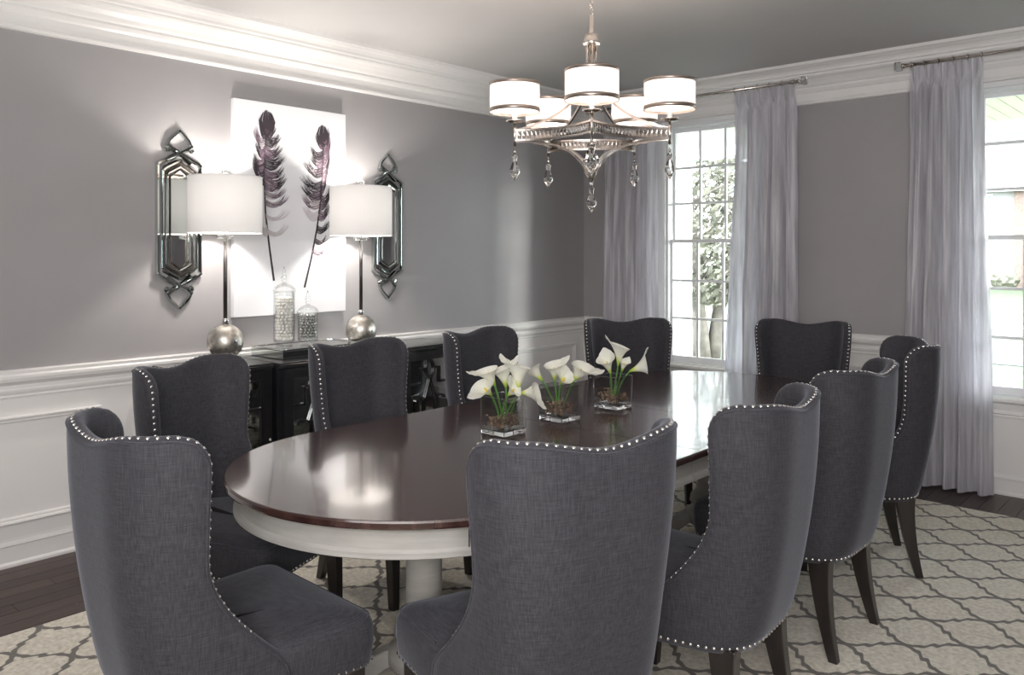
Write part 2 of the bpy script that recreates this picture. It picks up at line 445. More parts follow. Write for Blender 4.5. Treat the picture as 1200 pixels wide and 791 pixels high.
# wainscot skins (white painted lower wall)
mb = MB(); mb.box(0, .006, Y1, 0, 0, .84); mb.build('wainscot', M['trim'], wall_left)
mb = MB()
for a, b in ((0, .745), (1.605, 2.925), (3.785, X1)): mb.box(a, b, -.006, 0, 0, .84)
for a, b in WIN: mb.box(a-.09, b+.09, -.006, 0, 0, .56)
mb.build('wainscot', M['trim'], wall_win)

crown_prof = [(0, 2.478), (.018, 2.482), (.022, 2.492), (.018, 2.502), (.012, 2.506), (.012, 2.556), (.022, 2.566), (.032, 2.584),
              (.030, 2.596), (.042, 2.604), (.054, 2.622), (.074, 2.642), (.098, 2.655), (.104, 2.663), (.104, 2.672), (.116, 2.678),
              (.120, 2.692), (.132, 2.706), (.150, 2.716), (.156, 2.722), (.170, 2.726), (.176, 2.745), (0, 2.745)]
mb = MB(); mb.prism([(p, z) for p, z in crown_prof], 'y', Y1, 0); mb.build('trim_1', M['trim'], kind='structure')
mb = MB(); mb.prism([(-p, z) for p, z in crown_prof], 'x', 0, X1); mb.build('trim_2', M['trim'], kind='structure')
rail_prof = [(0, .772), (.010, .774), (.013, .782), (.010, .790), (.016, .802), (.018, .812), (.012, .820), (.012, .834), (.024, .846),
             (.034, .852), (.040, .868), (.040, .880), (.034, .888), (.036, .902), (.030, .907), (0, .907)]
mb = MB(); mb.prism(rail_prof, 'y', Y1, 0); mb.build('trim_3', M['trim'], kind='structure')
for n, (a, b) in enumerate(((0, .745), (1.605, 2.925), (3.785, X1))):
    mb = MB(); mb.prism([(-p, z) for p, z in rail_prof], 'x', a, b); mb.build('trim_%d' % (4+n), M['trim'], kind='structure')
base_prof = [(0, 0), (.024, 0), (.024, .012), (.018, .020), (.014, .022), (.014, .092), (.018, .098), (.016, .108), (.008, .116), (.006, .128), (0, .132)]
mb = MB(); mb.prism(base_prof, 'y', Y1, 0); mb.build('baseboard_left', M['trim'], kind='structure')
mb = MB(); mb.prism([(-p, z) for p, z in base_prof], 'x', 0, X1); mb.build('baseboard_front', M['trim'], kind='structure')
pprof = [(0, 0), (0, .014), (.005, .022), (.012, .020), (.016, .008), (.024, .011), (.028, .009), (.032, 0)]   # across width, out
def panel_frame(a, b, z0, z1, wall):
    """mitred picture-frame moulding on the wall"""
    mb = MB()
    def ring(o, h):
        cs = [(a+o, z0+o), (b-o, z0+o), (b-o, z1-o), (a+o, z1-o)]
        return [(.006+h, y, z) if wall == 'left' else (y, -.006-h, z) for y, z in cs]
    mb.loft([ring(o, h) for o, h in pprof], smooth=False, cap=False)
    mb.build('panel_moulding', M['trim'], wall_left if wall == 'left' else wall_win)
for a, b in ((-6.37, -5.25), (-5.09, -3.973), (-3.814, -2.69), (-2.53, -1.41), (-1.25, -.13)): panel_frame(a, b, .195, .692, 'left')
for a, b in ((.13, .62), (1.74, 2.79), (3.92, 5.3)): panel_frame(a, b, .195, .692, 'win')

# ---------------------------------------------------------------- windows
def make_window(n, a, b):
    root = MB()   # casing is the window's own mesh
    for x0, x1 in ((a-.075, a), (b, b+.075)):
        root.box(x0, x1, -.020, 0, WZ0-.02, 2.478); root.box(x0+.006, x1-.012, -.026, -.020, WZ0-.02, 2.478)
    root.box(a, b, -.020, 0, WZ1, 2.478)
    # jamb lining
    root.box(a, a+.02, 0, .15, WZ0, WZ1); root.box(b-.02, b, 0, .15, WZ0, WZ1)
    root.box(a, b, 0, .15, WZ1-.018, WZ1); root.box(a, b, 0, .15, WZ0, WZ0+.015)
    w = root.build('window_%d' % n, M['plastic'], kind='structure', bevel=.002)
    s = MB(); s.box(a-.09, b+.09, -.050, .02, WZ0-.018, WZ0+.006)
    s.build('sill', M['trim'], w, bevel=.006)
    s = MB(); s.prism([(0, WZ0-.12), (-.010, WZ0-.118), (-.013, WZ0-.105), (-.010, WZ0-.098), (-.018, WZ0-.09), (-.014, WZ0-.07), (-.022, WZ0-.03), (-.034, WZ0-.018), (0, WZ0-.018)], 'x', a-.08, b+.08)
    s.build('apron', M['trim'], w)
    ga, gb = a+.02, b-.02
    for which, (z0, z1, yy) in enumerate(((WZ0+.015, 1.555, .055), (1.528, WZ1-.018, .095))):
        s = MB(); st = .018; tr = .028
        s.box(ga, ga+st, yy-.016, yy+.016, z0, z1); s.box(gb-st, gb, yy-.016, yy+.016, z0, z1)
        s.box(ga+st, gb-st, yy-.016, yy+.016, z0, z0+(.05 if which == 0 else tr)); s.box(ga+st, gb-st, yy-.016, yy+.016, z1-tr, z1)
        sash = s.build('sash', M['plastic'], w, bevel=.002)
        ia, ib = ga+st, gb-st; iz0 = z0+(.05 if which == 0 else tr); iz1 = z1-tr
        cw = (ib-ia)/3; ch = (iz1-iz0)/3
        for k in (1, 2):
            t = MB(); t.box(ia+k*cw-.009, ia+k*cw+.009, yy-.010, yy+.010, iz0, iz1); t.build('muntin', M['plastic'], sash)
            t = MB(); t.box(ia, ib, yy-.0095, yy+.0095, iz0+k*ch-.009, iz0+k*ch+.009); t.build('muntin', M['plastic'], sash)
        for i in range(3):
            for j in range(3):
                t = MB(); t.box(ia+i*cw+.004, ia+(i+1)*cw-.004, yy-.002, yy+.002, iz0+j*ch+.004, iz0+(j+1)*ch-.004)
                t.build('pane', M['pane'], sash)
    return w
for n, (a, b) in enumerate(WIN): make_window(n+1, a, b)

# ---------------------------------------------------------------- rug
mb = MB(); mb.box(.785, 4.9, -6.6, -.485, .0, .012)
tag(mb.build('area_rug', M['rug'], bevel=.004), 'cream wool rug with a grey-brown trellis pattern under the table', 'rug')

# ---------------------------------------------------------------- dining table
TX, TR, TYA, TYB, TZ = 2.21, .63, -3.79, -1.88, .76
def track(r, n=40, ya=TYA, yb=TYB):
    pts = []
    for k in range(n+1):
        a = -PI+PI*k/n; pts.append((TX+r*math.cos(a), ya+r*math.sin(a)))
    for k in range(n+1):
        a = PI*k/n; pts.append((TX+r*math.cos(a), yb+r*math.sin(a)))
    return pts
def half_track(r, cut, near=True, n=110):
    pts = []
    if near:
        for k in range(n+1):
            a = -PI+PI*k/n; pts.append((TX+r*math.cos(a), TYA+r*math.sin(a)))
        pts += [(TX+r, cut), (TX-r, cut)]
    else:
        for k in range(n+1):
            a = PI*k/n; pts.append((TX+r*math.cos(a), TYB+r*math.sin(a)))
        pts += [(TX-r, cut), (TX+r, cut)]
    return pts
table = thing('dining_table', (TX, -2.835, .012), 'long oval-ended dining table with glossy dark wood top and cream apron', 'table')
def rel(o, root):
    o.parent = root; o.matrix_parent_inverse = Matrix.Translation(-root.location) if root.rotation_euler.z == 0 else root.matrix_world.inverted()
    return o
def slab(poly_fn):
    mb = MB()
    n = None
    rings = []
    for ins, z in ((.012, .734), (.002, .737), (0, .742), (0, .754), (.003, .759), (.006, .76)):
        rings.append([(x, y, z) for x, y in poly_fn(ins)])
    mb.loft(rings, smooth=False)
    return mb
c1, c2 = -3.065, -2.53
rel(slab(lambda i: half_track(TR-i, c1-.0012-i*.2, True)).build('tabletop', M['tabletop']), table)
rel(slab(lambda i: half_track(TR-i, c2+.0012+i*.2, False)).build('tabletop', M['tabletop']), table)
rel(slab(lambda i: [(TX-TR+i, c1+i*.2), (TX+TR-i, c1+i*.2), (TX+TR-i, c2-i*.2), (TX-TR+i, c2-i*.2)]).build('table_leaf', M['tabletop']), table)
# cream apron with lip, in three sections separated by fine joints
def apron_rings(fn):
    rings = []
    for ins, z in ((.030, .734), (.030, .728), (.040, .722), (.043, .716), (.043, .672), (.037, .664), (.029, .660), (.029, .652), (.036, .648)):
        rings.append([(x, y, z) for x, y in fn(ins)])
    mb = MB(); mb.loft(rings, smooth=False); return mb
rel(apron_rings(lambda i: half_track(TR-i, c1-.002, True)).build('apron', M['cream']), table)
rel(apron_rings(lambda i: half_track(TR-i, c2+.002, False)).build('apron', M['cream']), table)
rel(apron_rings(lambda i: [(TX-TR+i, c1+.002), (TX+TR-i, c1+.002), (TX+TR-i, c2-.002), (TX-TR+i, c2-.002)]).build('apron', M['cream']), table)
# small vertical joints cut as dark slivers in the apron's rounded ends
for ang in (-150, -30, 30, 150):
    yc = TYA if ang < 0 else TYB
    a = math.radians(ang)
    px, py = TX+(TR-.0425)*math.cos(a), yc+(TR-.0425)*math.sin(a)
    mb = MB(); mb.box(-.0012, .0012, -.0012, .0012, .668, .722)
    o = mb.build('apron_joint', M['espresso']); o.location = (px, py, 0); rel(o, table)
for py in (TYA-.0, TYB+.02):
    mb = MB()
    mb.lathe([(.075, .0), (.10, .0), (.10, .04), (.085, .055), (.10, .075), (.105, .10), (.085, .13), (.062, .17), (.058, .25), (.060, .55), (.075, .60), (.095, .625), (.095, .648)], 32, (TX, py, .012+.09-.0))
    m2 = mb
    o = MB()
    o.lathe([(.11, .085), (.12, .10), (.12, .14), (.085, .17), (.10, .19), (.095, .22), (.064, .26), (.060, .32), (.060, .56), (.072, .585), (.095, .60), (.10, .648)], 32, (TX, py, 0))
    ped = o.build('pedestal', M['cream']); rel(ped, table)
    for k in range(4):
        a = PI/4+k*PI/2
        d = Vector((math.cos(a), math.sin(a), 0)); s = Vector((-d.y, d.x, 0))
        rings = []
        for t in [i/14 for i in range(15)]:
            r = .07+.33*t
            zt = .15-.115*sstep(t*1.15)+.02*math.exp(-((t-.93)/.07)**2); zb = max(.0125, .10-.11*sstep(t*1.6)+.0)
            if t > .85: zb = .0125
            w = .040-.014*t
            c = Vector((TX, py, 0))+d*r
            rings.append([tuple(c-s*w+Vector((0, 0, zb))), tuple(c+s*w+Vector((0, 0, zb))), tuple(c+s*w*.8+Vector((0, 0, zt))), tuple(c-s*w*.8+Vector((0, 0, zt)))])
        f = MB(); f.loft(rings, smooth=False); rel(f.build('foot', M['cream'], bevel=.006), table)

# ---------------------------------------------------------------- dining chairs
CZ0 = .335
PTAB = [(0.0, 0.0)]; PN = 400; PM = 1.9
_x = _y = 0.0
for _i in range(PN):
    _t = math.radians(82)*sstep(((_i+.5)*PM/PN-.22)/1.11)
    _x += math.cos(_t)*PM/PN; _y += math.sin(_t)*PM/PN; PTAB.append((_x, _y))
def plan(s, w, yb):
    """curved-wing back in plan: flat centre easing into forward wings"""
    sg = 1 if s >= 0 else -1; q = min(PN-.001, abs(s)/w*PN/PM); i = int(q); f = q-i
    a, b = PTAB[i], PTAB[i+1]
    return Vector((sg*w*(a[0]+(b[0]-a[0])*f), yb+w*(a[1]+(b[1]-a[1])*f), 0))
def chair_shell(u, v, off=0.0):
    ztop = .985+.028*sstep(abs(u)*1.45)
    z = CZ0+v*(ztop-CZ0); t = (z-.33)/.7
    w = .262+.03*sstep((z-.55)/.45)
    yb = -.34+.09*max(0, 1-t)**2.2
    k = max(0, min(1, (.41-z)/.075))**2; w -= .007*k; yb += .009*k
    L = w*1.25+.155*min(1, max(0, (.72-z)/.28)**1.7)
    rr = .07; zz = ztop-rr
    if z > zz: L -= rr*(1-math.sqrt(max(0, 1-((z-zz)/rr)**2)))
    s = u*L
    p = plan(s, w, yb)
    if off:
        e = .002
        q = plan(s+e, w, yb)-plan(s-e, w, yb); q.normalize()
        p += Vector((-q.y, q.x, 0))*off
    p.z = z
    return p
def build_chair():
    root = bpy.data.objects.new('dining_chair', None); COL.objects.link(root); root['category'] = 'chair'
    nu, nv = 44, 34
    vv = [(.5*(j/18) if j <= 18 else 0) for j in range(nv+1)]
    vs_ = [.5*(j/nv)+.5*(1-(1-j/nv)**2.2) for j in range(nv+1)]
    us = [-1+2*i/nu for i in range(nu+1)]
    TH = .048
    mb = MB()
    W = nv+1
    outer = [chair_shell(u, v) for u in us for v in vs_]
    inner = [chair_shell(u, v, TH*(1-.15*v)+.012*math.sin(PI*min(1, v*1.0))*(1-abs(u)**4)) for u in us for v in vs_]
    # pull the top inner/outer rim into a soft roll
    n = len(outer); vs = outer+inner; fs = []
    for i in range(nu):
        for j in range(nv):
            a = i*W+j
            fs.append((a, a+W, a+W+1, a+1)); fs.append((n+a, n+a+1, n+a+W+1, n+a+W))
    # perimeter path: left edge up, top, right edge down
    per = [(0, j) for j in range(nv+1)]+[(i, nv) for i in range(1, nu+1)]+[(nu, j) for j in range(nv-1, -1, -1)]
    base = len(vs); prof = ((.10, .008), (.3, .013), (.55, .0145), (.8, .012), (.93, .007))
    def edge_out(k):
        i, j = per[k]
        o = outer[i*W+j]; q = inner[i*W+j]
        a = outer[per[max(k-1, 0)][0]*W+per[max(k-1, 0)][1]]; b = outer[per[min(k+1, len(per)-1)][0]*W+per[min(k+1, len(per)-1)][1]]
        t = (b-a).normalized(); th = (q-o).normalized()
        nrm = t.cross(th).normalized()
        # outward: away from the centre of the sheet
        cen = outer[(nu//2)*W+nv//2]
        if nrm.dot(o-cen) < 0: nrm = -nrm
        return nrm
    rim = []
    for k in range(len(per)):
        i, j = per[k]; o = outer[i*W+j]; q = inner[i*W+j]; nn = edge_out(k)
        rim.append(nn)
        for f, b in prof: vs.append(o.lerp(q, f)+nn*b)
    m = len(prof)
    for k in range(len(per)-1):
        i, j = per[k]; i2, j2 = per[k+1]
        A = [i*W+j]+[base+k*m+q for q in range(m)]+[n+i*W+j]
        B = [i2*W+j2]+[base+(k+1)*m+q for q in range(m)]+[n+i2*W+j2]
        for q in range(m+1): fs.append((A[q], B[q], B[q+1], A[q+1]))
    # bottom closing
    for i in range(nu):
        fs.append((i*W, n+i*W, n+(i+1)*W, (i+1)*W))
    mb.add(vs, fs, True)
    back = mb.build('backrest', M['fabric'], root)
    # welt cord between outer cover and rim
    pts = []
    for k in range(len(per)):
        i, j = per[k]; o = outer[i*W+j]
        pts.append(o+rim[k]*.0035)
    wb = MB(); wb.tube(pts, .0028, 6); wb.build('welt_cord', M['fabric'], root)
    # seat cushion: rounded box, crowned, rounded edges
    rings = []
    def seat_ring(z, ins, cr=.05):
        pts = []
        y0, y1 = -.215, .300-ins
        for (cx_, cy_, a0) in ((1, 1, 0), (-1, 1, 90), (-1, -1, 180), (1, -1, 270)):
            if (cx_, cy_) == (-1, -1): pts.append((-(.262-ins), .04, z)); pts.append((-(.225-ins), -.06, z))
            for k in range(6):
                a = math.radians(a0+k*18)
                wid = (.274 if cy_ > 0 else .185)-ins
                r = cr
                X = cx_*(wid-r)+r*math.cos(a); Y = (y1-r if cy_ > 0 else y0+r)+r*math.sin(a)
                pts.append((X, Y, z))
        pts.append(((.225-ins), -.06, z)); pts.append(((.262-ins), .04, z))
        return pts
    for z, ins in ((.338, .012), (.342, .004), (.36, .001), (.40, -.003), (.445, -.002), (.462, .004), (.472, .014), (.478, .028), (.486, .07), (.492, .13), (.495, .19)):
        rings.append(seat_ring(z, ins, max(.012, .045-ins*.05)))
    mb = MB(); mb.loft(rings, True); mb.build('seat', M['fabric'], root)
    # seam cord round the seat top
    pts = [Vector(p) for p in seat_ring(.466, .006, .045)][0:13]
    wb = MB(); wb.tube([(.258, .045, .466)]+[tuple(p) for p in pts[:12]]+[(-.258, .045, .466)], .0025, 5); wb.build('seam_cord', M['fabric'], root)
    # nail heads
    nb = MB()
    def dome(p, nrm, r=.0050):
        nrm = Vector(nrm).normalized(); q = nrm.to_track_quat('Z', 'Y').to_matrix()
        vs = []; fs = []
        K = 8
        for (rr, h) in ((r, 0), (r*.8, r*.42)):
            for k in range(K): vs.append(Vector(p)+q @ Vector((rr*math.cos(2*PI*k/K), rr*math.sin(2*PI*k/K), h)))
        vs.append(Vector(p)+q @ Vector((0, 0, r*.62)))
        for k in range(K):
            l = (k+1) % K; fs.append((k, l, K+l, K+k)); fs.append((K+k, K+l, 2*K))
        nb.add(vs, fs, True)
    path = []
    for k in range(len(per)):
        i, j = per[k]; o = outer[i*W+j]; q = inner[i*W+j]
        if o.z < .50: continue
        path.append((o.lerp(q, .27)+rim[k]*.0125, rim[k]+(o-q).normalized()*.35))
    acc = 0
    for k in range(1, len(path)):
        p0, n0 = path[k-1]; p1, n1 = path[k]
        seg = (p1-p0).length
        while acc < seg:
            t = acc/seg; dome(p0.lerp(p1, t), n0.lerp(n1, t)); acc += .0215
        acc -= seg
    # along the bottom edge: back shell then the seat front
    low = []
    for i in range(nu+1):
        u = us[i]; p = chair_shell(u, .022); q = chair_shell(u, .022, .02); nrm = (p-q).normalized(); low.append((p+nrm*.001, nrm))
    fr = [Vector(p) for p in seat_ring(.352, -.0005, .045)]
    fr = fr[:12]
    right_end = low[-1][0]; 
    pts = [(Vector((.2685, y, .352)), Vector((1, 0, 0))) for y in (-.02, .0, .2)]
    seq = [(Vector((.264, .07, .352)), Vector((1, 0, 0)))]+[(p, (p-Vector((0, 0, .352))).normalized()) for p in fr]+[(Vector((-.264, .07, .352)), Vector((-1, 0, 0)))]
    for pathx in (low, seq):
        acc = 0
        for k in range(1, len(pathx)):
            p0, n0 = pathx[k-1]; p1, n1 = pathx[k]; seg = (p1-p0).length
            while acc < seg:
                t = acc/seg; dome(p0.lerp(p1, t), n0.lerp(n1, t)); acc += .0215
            acc -= seg
    nb.build('nailhead_trim', M['nail'], root, kind='stuff', label='row of small domed nickel nailheads')
    # legs
    for sx in (-1, 1):
        rings = []
        for i in range(13):
            t = i/12; z = .345*(1-t)
            y = -.175-.055*t**1.7-.0*t; x = sx*(.185+.020*t)
            a = .026-.011*t; b = .040-.024*t**.8
            rings.append([(x-a, y-b, z), (x+a, y-b, z), (x+a, y+b, z), (x-a, y+b, z)])
        mb = MB(); mb.loft(rings, False); mb.build('leg', M['espresso'], root, bevel=.003)
        rings = []
        for i in range(9):
            t = i/8; z = .345*(1-t)
            y = .245+.015*t; x = sx*(.228+.004*t); a = .026-.010*t
            rings.append([(x-a, y-a, z), (x+a, y-a, z), (x+a, y+a, z), (x-a, y+a, z)])
        mb = MB(); mb.loft(rings, False); mb.build('leg', M['espresso'], root, bevel=.003)
    return root
CH = [
 ((1.502, -4.05), 23.3, 'charcoal nailhead chair at near left of table, in front of the sideboard end'),
 ((1.416, -3.279), 4.2, 'charcoal chair in front of the glass tray, second along the sideboard side'),
 ((1.42, -2.468), 6.3, 'charcoal chair against the far end of the black sideboard, third along that side'),
 ((1.542, -1.52), -40.7, 'charcoal chair in the far corner, its back half across the left window curtain'),
 ((2.29, -0.99), -78, 'charcoal chair at the far table end, seen straight from the front below bare wall'),
 ((2.859, -1.655), -150.9, 'charcoal chair turned sideways nearest the large right-hand curtain'),
 ((2.936, -2.522), 179.7, 'charcoal chair on the right side, both back legs clear on the rug'),
 ((2.976, -3.361), 184.6, 'charcoal chair on the right side, just right of the big foreground chair back'),
 ((2.878, -4.005), 161, 'large centre foreground charcoal chair seen from behind, back facing the camera'),
 ((2.241, -4.521), 88.6, 'charcoal chair at the near left corner of the photo, curved wing back and seat seen'),
]
chair0 = build_chair()
for i, ((x, y), th, lab) in enumerate(CH):
    c = chair0 if i == 0 else copy_tree(chair0)
    c.location = (x, y, .012); c.rotation_euler = (0, 0, math.radians(th-90))
    c['label'] = lab; c['category'] = 'chair'; c['group'] = 'upholstered dining chairs round the table'

# ---------------------------------------------------------------- sideboard
SBZ = .865
sb = thing('sideboard', (0.03, -2.80, 0), 'black breakfront sideboard with mirrored fretwork doors along the left wall', 'sideboard')
def sb_section(y0, y1, xf):
    y0 += .002; y1 -= .002
    x0 = .03
    m = MB(); m.box(x0, xf-.012, y0, y1, .07, SBZ-.028); rel(m.build('body', M['lacquer'], bevel=.002), sb)
    m = MB(); m.box(x0, xf-.04, y0+.02, y1-.02, 0, .07); rel(m.build('plinth', M['lacquer']), sb)
    m = MB(); m.box(x0, xf+.015, y0-(.0 if xf < .43 else .0), y1, SBZ-.028, SBZ-.010); m.box(x0, xf+.008, y0, y1, SBZ-.010, SBZ)
    rel(m.build('top', M['lacquer'], bevel=.004), sb)
def sb_door(y0, y1, xf):
    z0, z1 = .09, SBZ-.035; fr = .055
    m = MB(); X = xf-.011
    for a, b, c, d in ((y0, y0+fr, z0, z1), (y1-fr, y1, z0, z1), (y0+fr, y1-fr, z0, z0+fr), (y0+fr, y1-fr, z1-fr*.85, z1)):
        m.box(X, X+.020, a, b, c, d)
    iy0, iy1, iz0, iz1 = y0+fr, y1-fr, z0+fr, z1-fr*.85
    for a, b, c, d in ((iy0, iy0+.008, iz0, iz1), (iy1-.008, iy1, iz0, iz1), (iy0, iy1, iz0, iz0+.008), (iy0, iy1, iz1-.008, iz1)):
        m.box(X, X+.014, a, b, c, d)
    door = m.build('door', M['lacquer'], bevel=.002); rel(door, sb)
    def sub(o): o.parent = door; return o
    m = MB(); m.box(X-.0002, X+.003, iy0, iy1, iz0, iz1); sub(m.build('mirror_panel', M['mirror_dark']))
    cy, cz = (iy0+iy1)/2, (iz0+iz1)/2; hw = (iy1-iy0)/2; hh = (iz1-iz0)/2
    m = MB(); xx = X+.011; w = .011
    P = lambda a, b: (xx, cy+a, cz+b)
    for sg in (-1, 1):
        for vz in (-1, 1):
            # lens at top, crossing, then spreading legs
            pts = [P(sg*.004, vz*hh)]+[P(sg*(.034*math.sin(PI*t)+.0), vz*(hh-.135*t)) for t in [k/10 for k in range(1, 10)]]+[P(-sg*.002, vz*(hh-.137))]
            m.bar(pts, w, .012, (1, 0, 0))
            pts = [P(0, vz*(hh-.13)), P(sg*.02, vz*(hh-.185)), P(sg*.046, vz*max(.05, hh-.26)), P(sg*.05, vz*.0)]
            m.bar(pts, w, .012, (1, 0, 0))
            # stepped bracket
            st = [P(sg*.030, vz*(hh-.062)), P(sg*.078, vz*(hh-.062))]; m.bar(st, w, .012, (1, 0, 0))
            m.bar([P(sg*.078, vz*(hh-.058)), P(sg*.078, vz*(hh-.158))], w, .012, (1, 0, 0))
            m.bar([P(sg*.074, vz*(hh-.154)), P(sg*hw, vz*(hh-.154))], w, .012, (1, 0, 0))
            # curl
            cc = [P(sg*(.050+.035*(1-math.cos(a))), vz*(hh-.262+.022*math.sin(a))) for a in [PI*k/10 for k in range(11)]]
            m.bar(cc, w, .012, (1, 0, 0))
    sub(m.build('fretwork', M['lacquer']))
    k = MB(); k.ball((X+.032, y1-.022, cz), .011, 8); k.tube([(X+.018, y1-.022, cz), (X+.030, y1-.022, cz)], .004, 8)
    sub(k.build('knob', M['chrome']))
sb_section(-3.73, -3.245, .40); sb_section(-3.245, -2.37, .45); sb_section(-2.37, -1.87, .40)
sb_door(-3.70, -3.255, .40); sb_door(-3.215, -2.81, .45); sb_door(-2.805, -2.40, .45); sb_door(-2.355, -1.90, .40)

# ---------------------------------------------------------------- mirrored tray and jars
m = MB()
tray = thing('mirrored_tray', (.20, -2.895, SBZ), 'low mirror-sided glass tray on the middle of the black sideboard', 'tray')
m.box(-.165, .165, -.27, .27, .001, .050); m.build('tray_body', M['mirror_dark'], tray, bevel=.004)
for a, b, c, d in ((-.17, .17, -.275, -.250), (-.17, .17, .250, .275), (-.17, -.145, -.25, .25), (.145, .17, -.25, .25)):
    m = MB(); m.box(a, b, c, d, .050, .058); m.build('bevelled_edge', M['mirror'], tray, bevel=.003)
m = MB(); m.box(-.145, .145, -.25, .25, .050, .053); m.build('mirror_top', M['mirror'], tray)
TT = SBZ+.0531
def jar(x, y, rb, hb, label, cat, beadmat, beadname, beadlabel, br, fin):
    j = thing('apothecary_jar', (x, y, TT), label, cat)
    m = MB()
    m.lathe([(.0, .0), (rb*.75, .0), (rb*.8, .006), (rb*.5, .012), (rb*.55, .018), (rb*.97, .024), (rb, .034), (rb, hb-.012), (rb*1.05, hb), (rb*.99, hb), (rb*.95, hb-.012), (rb*.95, .036), (rb*.90, .028), (0, .027)], 32)
    m.build('glass_body', M['thinglass'], j)
    lid = MB()
    lid.lathe([(rb*1.07, hb+.001), (rb*1.07, hb+.008), (rb*.95, hb+.022), (rb*.65, hb+.036), (rb*.25, hb+.046), (.008, hb+.052)], 32)
    l = lid.build('lid', M['thinglass'], j)
    k = MB(); h = hb+.052
    k.lathe([(.007, h), (.014, h+.008), (.006, h+.016), (.020, h+.016+fin*.12), (.006, h+.016+fin*.3), (.014, h+.016+fin*.42), (.005, h+.016+fin*.55), (.009, h+.016+fin*.68), (.004, h+.016+fin*.8), (.0005, h+.016+fin)], 14)
    k.build('finial', M['acrylic'], l)
    r = random.Random(int(hb*1000)); bm_ = MB()
    ico = bmesh.new(); bmesh.ops.create_icosphere(ico, subdivisions=1, radius=1); iv = [v.co.copy() for v in ico.verts]; jf = [[v.index for v in f.verts] for f in ico.faces]; ico.free()
    z = .036+br
    while z < hb*.93:
        for ring in (.92*rb-br, .5*rb):
            nn = max(3, int(2*PI*ring/(2*br)))
            a0 = r.uniform(0, 6)
            for q in range(nn):
                a = a0+2*PI*q/nn; rr = br*r.uniform(.85, 1.0)
                c = Vector((ring*math.cos(a), ring*math.sin(a), z+r.uniform(-.2, .2)*br))
                bm_.add([c+p*rr for p in iv], jf, True)
        z += br*1.65
    o = bm_.build(beadname, beadmat); o.location = (x, y, TT); tag(o, beadlabel, 'beads', kind='stuff')
jar(.17, -3.035, .060, .31, 'tall glass apothecary jar with spire lid on the tray, left jar', 'jar', M['pearl'], 'pearl_bead_filling', 'white pearl beads filling the tall left jar', .0105, .075)
jar(.24, -2.925, .058, .185, 'short glass apothecary jar with spire lid on the tray, right jar', 'jar', M['silverbead'], 'silver_bead_filling', 'silver beads filling the short right jar', .0095, .062)

# ---------------------------------------------------------------- table lamps
def table_lamp(x, y, label, power):
    t = thing('table_lamp', (x, y, SBZ), label, 'lamp', group='pair of table lamps on the sideboard')
    m = MB(); m.box(-.062, .062, -.062, .062, .001, .020); m.build('base_block', M['acrylic'], t, bevel=.003)
    m = MB(); m.ball((0, 0, .113), .0935, 20); m.build('mercury_glass_sphere', M['mercury'], t)
    m = MB(); m.lathe([(.018, .203), (.022, .208), (.016, .216), (.020, .222), (.016, .230), (.013, .236)], 20); m.build('neck', M['chrome'], t)
    m = MB(); m.tube([(0, 0, .23), (0, 0, .665)], .0105, 12); m.build('pole', M['espresso'], t, label='slim dark pole')
    m = MB(); m.lathe([(.010, .655), (.042, .660), (.045, .668), (.042, .676), (.010, .680)], 20, smooth=False); m.build('crystal_disc', M['acrylic'], t)
    m = MB(); R = .1875
    zb, zt = .686, .984
    m.lathe([(R, zb), (R, zt)], 48, cap=False); s = m.build('lamp_shade', M['lampshade'], t)
    for z in (zb, zt-.004):
        k = MB(); k.lathe([(R-.0015, z), (R+.0015, z), (R+.0015, z+.004), (R-.0015, z+.004), (R-.0015, z)], 48, cap=False); k.build('shade_rim', M['lampshade'], s)
    m = MB(); m.tube([(0, 0, .678), (0, 0, .99)], .004, 8)
    for a in (0, 2*PI/3, 4*PI/3): m.tube([(0, 0, .972), (R*math.cos(a), R*math.sin(a), .978)], .0018, 5)
    m.build('harp', M['chrome'], t)
    m = MB(); m.ball((0, 0, 1.009), .021, 10); m.build('finial', M['acrylic'], t)
    light('POINT', 'bulb', (0, 0, .855), power, (1, .93, .86), t, shadow_soft_size=.035)
table_lamp(.232, -3.428, 'white drum lamp with silver ball base on sideboard, left of the tray', 27)
table_lamp(.232, -2.542, 'white drum lamp with silver ball base on sideboard, right of the tray', 27)

# ---------------------------------------------------------------- feather canvas
cv = thing('feather_canvas', (.002, -2.895, 1.70), 'large white unframed canvas print of two dark feathers on the left wall', 'picture')
cy0, cy1, cz0, cz1 = -3.272, -2.512, 1.085, 2.315
m = MB(); m.box(0, .036, cy0+2.895, cy1+2.895, cz0-1.70, cz1-1.70); m.build('canvas', M['canvas'], cv, bevel=.003)
def interp(pts, t):
    t = max(0, min(.99999, t))*(len(pts)-1); i = int(t); f = t-i
    return (pts[i][0]*(1-f)+pts[i+1][0]*f, pts[i][1]*(1-f)+pts[i+1][1]*f)
QL = [(-3.02, 1.285), (-3.05, 1.482), (-3.075, 1.678), (-3.083, 1.873), (-3.079, 2.069), (-3.064, 2.227)]
QR = [(-2.814, 1.239), (-2.766, 1.415), (-2.726, 1.594), (-2.701, 1.761), (-2.685, 1.969), (-2.677, 2.095), (-2.685, 2.191)]
layer = [0]
